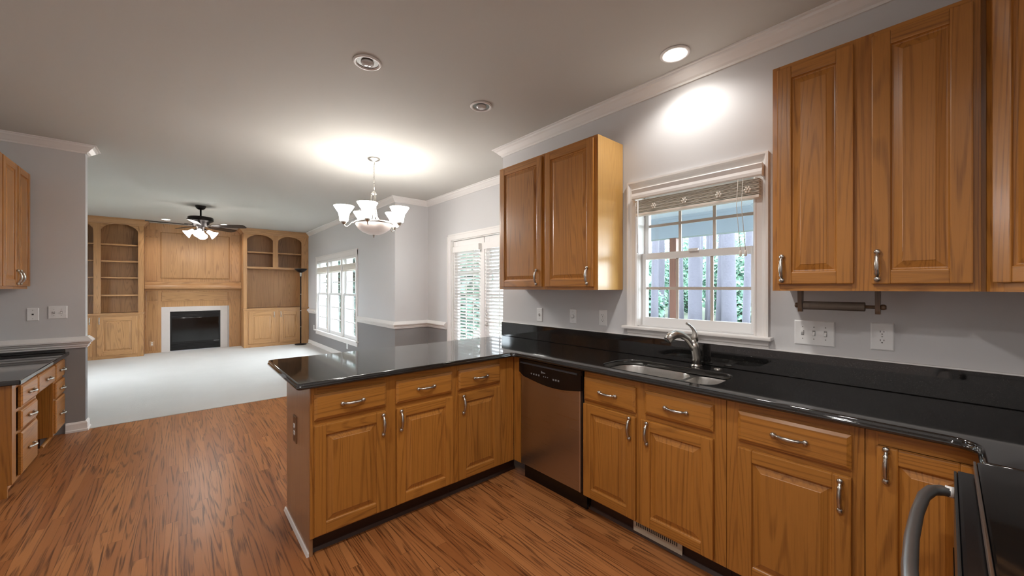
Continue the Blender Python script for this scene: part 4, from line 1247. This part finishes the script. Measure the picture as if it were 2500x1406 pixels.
def ceiling_fan():
    t = thing('ceiling_fan', 'dark five-blade ceiling fan with lit glass shades before the fireplace', 'ceiling fan', (.279, 8.222, 0))
    MB().lathe([(.075, CZ - .0005), (.073, CZ - .01), (.055, CZ - .045), (.035, CZ - .060), (.012, CZ - .066)], (0, 0, 0), 28).build('canopy', DARKM, t)
    MB().lathe([(.013, CZ - .06), (.013, 2.575), (.022, 2.568), (.024, 2.555)], (0, 0, 0), 14).build('downrod', DARKM, t)
    MB().lathe([(.03, 2.56), (.155, 2.553), (.170, 2.545), (.172, 2.495), (.160, 2.485), (.12, 2.460), (.10, 2.40)], (0, 0, 0), 36).build('motor', DARKM, t)
    MB().lathe([(.075, 2.402), (.07, 2.39), (.055, 2.385), (.052, 2.345), (.04, 2.325), (.02, 2.315)], (0, 0, 0), 28).build('light_kit', DARKM, t)
    for k in range(5):
        a = R(-30 + 72 * k)
        m = Matrix.Rotation(a, 4, 'Z') @ Matrix.Translation((0, 0, 2.412)) @ Matrix.Rotation(R(-12), 4, 'X')
        poly = [(.17, -.045), (.22, -.058), (.60, -.070), (.655, -.062), (.672, -.035), (.672, .035), (.655, .062), (.60, .070), (.22, .058), (.17, .045)]
        mb = MB().prism(poly, -.004, .004, 'z')
        mb.v = [tuple(m @ Vector(p)) for p in mb.v]
        bl = mb.build('blade', DARKM, t)
        m2 = Matrix.Rotation(a, 4, 'Z') @ Matrix.Translation((0, 0, 2.414))
        mb = MB().box(.075, .21, -.018, .018, -.002, .010, 0, .002)
        mb.v = [tuple(m2 @ Vector(p)) for p in mb.v]
        mb.build('bracket', DARKM, bl)
    for k in range(4):
        a = R(-100 + 90 * k)
        ax = Vector((math.cos(a) * .80, math.sin(a) * .80, -.60)).normalized()
        p0 = Vector((math.cos(a) * .055, math.sin(a) * .055, 2.355))
        p1 = p0 + ax * .045
        ar = MB().tube([p0, p1], [.010, .013], 10).build('arm', DARKM, t)
        bell(MB(), p1, ax, .070, .028, .125).build('shade', [FAN_ON, FAN_ON], ar)
        q = p1 + ax * .10
        light('bulb', 'POINT', q, P_FAN, WARM, t, .03)
    MB().tube([(.02, .01, 2.32), (.02, .01, 2.22)], .0012, 5).build('pull_chain', NICKEL, t)
ceiling_fan()

def floor_lamp():
    t = thing('floor_lamp', 'black torchiere floor lamp standing before the right bookcase', 'lamp', (2.225, 10.30, .004))
    MB().lathe([(.128, 0), (.130, .008), (.120, .018), (.05, .026), (.016, .034)], (0, 0, 0), 32).build('base', BLACKM, t)
    mb = MB()
    mb.lathe([(.013, .03), (.013, 1.62), (.016, 1.63), (.016, 1.645)], (0, 0, 0), 14)
    mb.build('pole', BLACKM, t)
    for z in (.42, .81, 1.21): MB().lathe([(.0132, z), (.0155, z + .003), (.0155, z + .012), (.0132, z + .015)], (0, 0, 0), 14, caps=(False, False)).build('collar', NICKEL, t)
    MB().lathe([(.016, 1.645), (.022, 1.655), (.026, 1.72), (.030, 1.735)], (0, 0, 0), 18).build('neck', NICKEL, t)
    MB().lathe([(.025, 1.735), (.055, 1.75), (.11, 1.79), (.142, 1.828), (.138, 1.830), (.10, 1.795), (.03, 1.755)], (0, 0, 0), 32).build('shade', BLACKM, t)
    c = MB().tube([(.10, .02, .012), (.16, -.05, .008), (.20, .02, .006), (.205, -.12, .006), (.21, -.22, .008)], .004, 6)
    c.build('cord', plain('beige_cord', srgb(190, 170, 140), .6), t)
floor_lamp()

# ------------------------------------------------------------------ outdoors
def outdoors():
    struct(MB().box(2.57, 6.0, -1.5, 2.75, -.25, -.13).box(3.13, 6.0, 2.75, 5.7, -.25, -.13).build('porch_floor', DECK), 'porch floor outside the sink window', 'porch floor')
    struct(MB().box(2.57, 6.0, -1.5, 2.75, 2.42, 2.50).box(3.13, 6.0, 2.75, 5.7, 2.42, 2.50).build('porch_ceiling', PORCHC), 'pale blue porch ceiling seen through the sink window', 'porch ceiling')
    struct(MB().box(5.45, 5.60, -1.5, 5.7, 2.105, 2.42).build('porch_beam', PORCHB), 'blue-grey beam along the open porch edge', 'beam')
    for k, yy in enumerate((2.66, 5.6, -.35)):
        p = thing('porch_post', ('brown porch post seen through the left panes of the sink window', 'brown porch post at the far porch end near the french doors', 'brown porch post out past the wall cabinets')[k], 'post', (5.52, yy, -.13))
        MB().box(-.048, .048, -.048, .048, 0, 2.234, 0, .004).build('shaft', POSTM, p)
        MB().box(-.065, .065, -.065, .065, 0, .14, 0, .006).build('base', POSTM, p)
    f = thing('porch_fan', 'pale ceiling fan under the porch roof outside the window', 'ceiling fan', (4.35, .62, 0))
    MB().lathe([(.06, 2.4195), (.05, 2.38), (.015, 2.37), (.015, 2.26), (.10, 2.25), (.11, 2.17), (.05, 2.14), (.02, 2.13)], (0, 0, 0), 24).build('motor', PORCHB, f)
    for k in range(5):
        a = R(97 + 72 * k)
        m = Matrix.Rotation(a, 4, 'Z') @ Matrix.Translation((0, 0, 2.185)) @ Matrix.Rotation(R(10), 4, 'X')
        mb = MB().prism([(.09, -.02), (.2, -.055), (.63, -.065), (.66, -.04), (.66, .04), (.63, .065), (.2, .055), (.09, .02)], -.004, .004, 'z')
        mb.v = [tuple(m @ Vector(p)) for p in mb.v]
        mb.build('blade', PORCHB, f)
    struct(MB().box(-40, 60, -30, 60, -1.2, -.9).build('ground', GROUND), 'leafy woodland ground outside', 'ground')
    rnd = random.Random(11)
    def leaves(mb, c, rad, n, size, mats):
        for _ in range(n):
            d = Vector((rnd.gauss(0, 1), rnd.gauss(0, 1), rnd.gauss(0, 1))).normalized() * (rnd.random() ** .45)
            p = Vector((c[0] + d.x * rad[0], c[1] + d.y * rad[1], c[2] + d.z * rad[2]))
            u = Vector((rnd.gauss(0, 1), rnd.gauss(0, 1), rnd.gauss(0, .6))).normalized()
            v = u.orthogonal().normalized()
            s = size * rnd.uniform(.6, 1.3)
            mb.add([p - u * s, p + v * s * .5, p + u * s, p - v * s * .5], [(0, 1, 2, 3)], rnd.randrange(mats))
    def trunk(h, r, lean, seg=12):
        pts, rad = [], []
        for i in range(9):
            k = i / 8
            pts.append((lean[0] * k + .03 * math.sin(k * 7), lean[1] * k + .03 * math.cos(k * 6), h * k)); rad.append(r * (1.25 if i == 0 else 1) * (1 - .55 * k))
        return MB().tube(pts, rad, seg)
    # tall pines with bare trunks through the sink window: (x, y, radius, label)
    pines = [(12, 5.09, .21, 'thick grey pine trunk filling the middle lower pane of the sink window'),
             (12, 4.11, .21, 'thick grey pine trunk in the right lower pane of the sink window'),
             (14.6, 5.40, .10, 'slender pine trunk between the two thick trunks, sink window view'),
             (10.6, 5.68, .11, 'slender pine trunk left of the brown porch post'),
             (14, 6.45, .10, 'slender pine trunk just right of the brown porch post'),
             (10, 3.11, .09, 'slender pine trunk near the right edge of the sink window glass'),
             (16.5, 6.42, .09, 'pale thin trunk right beside the thick middle trunk')]
    rest = [(17, 9.6, .18), (19, 8, .2), (18.5, 12.5, .22), (20, 10.4, .2), (22, 6.3, .22), (23.5, 9.2, .2), (21, 4.6, .2), (16.5, 12, .2), (25, 12.2, .2)]
    pines += [(x, y, r_, 'grey pine deeper in the woods, among other trunks behind sink window') for x, y, r_ in rest]
    taken = []
    def free(x, y, rad):   # step farther from the house until the crown stands clear of its neighbours
        for _ in range(60):
            if all(math.hypot(x - a, y - b) > rad + c for a, b, c in taken): break
            x, y = x * 1.03, y * 1.03
        taken.append((x, y, rad)); return x, y
    for i, (x, y, r, lab) in enumerate(pines):
        if i < 7: taken.append((x, y, .62))
        else: x, y = free(x, y, .95)
        cr = .38 if i < 7 else .7
        t = thing('pine_tree', lab, 'tree', (x, y, -.9), 0, 'pines in the woods outside')
        h = rnd.uniform(11, 15)
        trunk(h, r, (rnd.uniform(-.3, .3), rnd.uniform(-.3, .3))).build('trunk', BARK, t)
        mb = MB(); leaves(mb, (0, 0, h - 1.0), (cr, cr, 2.6), 320, .22, 3)
        mb.build('crown', LEAF, t, recalc=False)
    # leafy understorey trees
    under = [(14.2, 3.4, 3.0), (17.4, 5.4, 4.0), (18.6, 10.6, 3.8), (15.5, 8.6, 3.2), (21, 7.6, 4.6), (22, 12, 4.8), (12.8, 7.4, 2.4), (23, 3.8, 4.8), (12.2, 2.4, 2.4), (17.5, 14.5, 4),
             (15.2, 7.3, 2.6), (13.2, 5.9, 2.0), (26, 8.4, 6), (27, 14.5, 6), (29, 4.5, 6.5), (31, 11, 7), (7.2, 11.5, 3.6), (9.5, 14.5, 4.4),
             (13.4, 6.9, 2.2), (15.6, 7.6, 2.6), (14.4, 4.55, 2.2), (15.2, 5.15, 2.2), (17, 5.2, 2.6), (19.5, 7.0, 3.2), (16, 8.2, 3), (30, 9, 9), (31, 13.5, 9), (30, 17, 9), (38, 11, 11), (39, 16.5, 11), (38, 21, 11), (27, 7.6, 7), (26, 11, 7)]
    for i, (x, y, h) in enumerate(under):
        x, y = free(x, y, h * .36 + .12 + .02 * h)
        t = thing('understorey_tree', 'bushy bright green tree in the woods outside the house', 'tree', (x, y, -.9), 0, 'leafy trees in the woods outside')
        trunk(h * .9, .05, (.1, .1), 8).build('trunk', BARK, t)
        q = .36
        mb = MB(); leaves(mb, (0, 0, h * .6), (h * q, h * q, h * .58), 3000, .10 + .019 * h, 3)
        mb.build('crown', LEAF, t, recalc=False)
    # evergreens near the triple window
    for i, (x, y, h) in enumerate([(5.25, 16.6, 5.5), (6.9, 20.3, 6.5), (5.3, 23.6, 7), (8.4, 25.5, 7)]):
        t = thing('evergreen_tree', ('dark evergreen showing in the near pane of the triple window', 'evergreen behind the nearest one outside triple window', 'evergreen farther down the side yard by triple window', 'evergreen deep in the yard beyond triple window')[i], 'tree', (x, y, -.92), 0, 'evergreens outside the triple window')
        trunk(h, .12, (0, 0), 8).build('trunk', BARK, t)
        mb = MB()
        for k in range(9):
            q = k / 8
            leaves(mb, (0, 0, .6 + (h - .6) * q), (1.6 * (1 - q * .85), 1.6 * (1 - q * .85), .5), 240, .16, 3)
        mb.build('crown', [EVERGREEN, EVERGREEN, EVERGREEN], t, recalc=False)
outdoors()
S.cycles.use_denoising = True
S.cycles.max_bounces = 10
S.cycles.transparent_max_bounces = 12
S.cycles.sample_clamp_indirect = 6
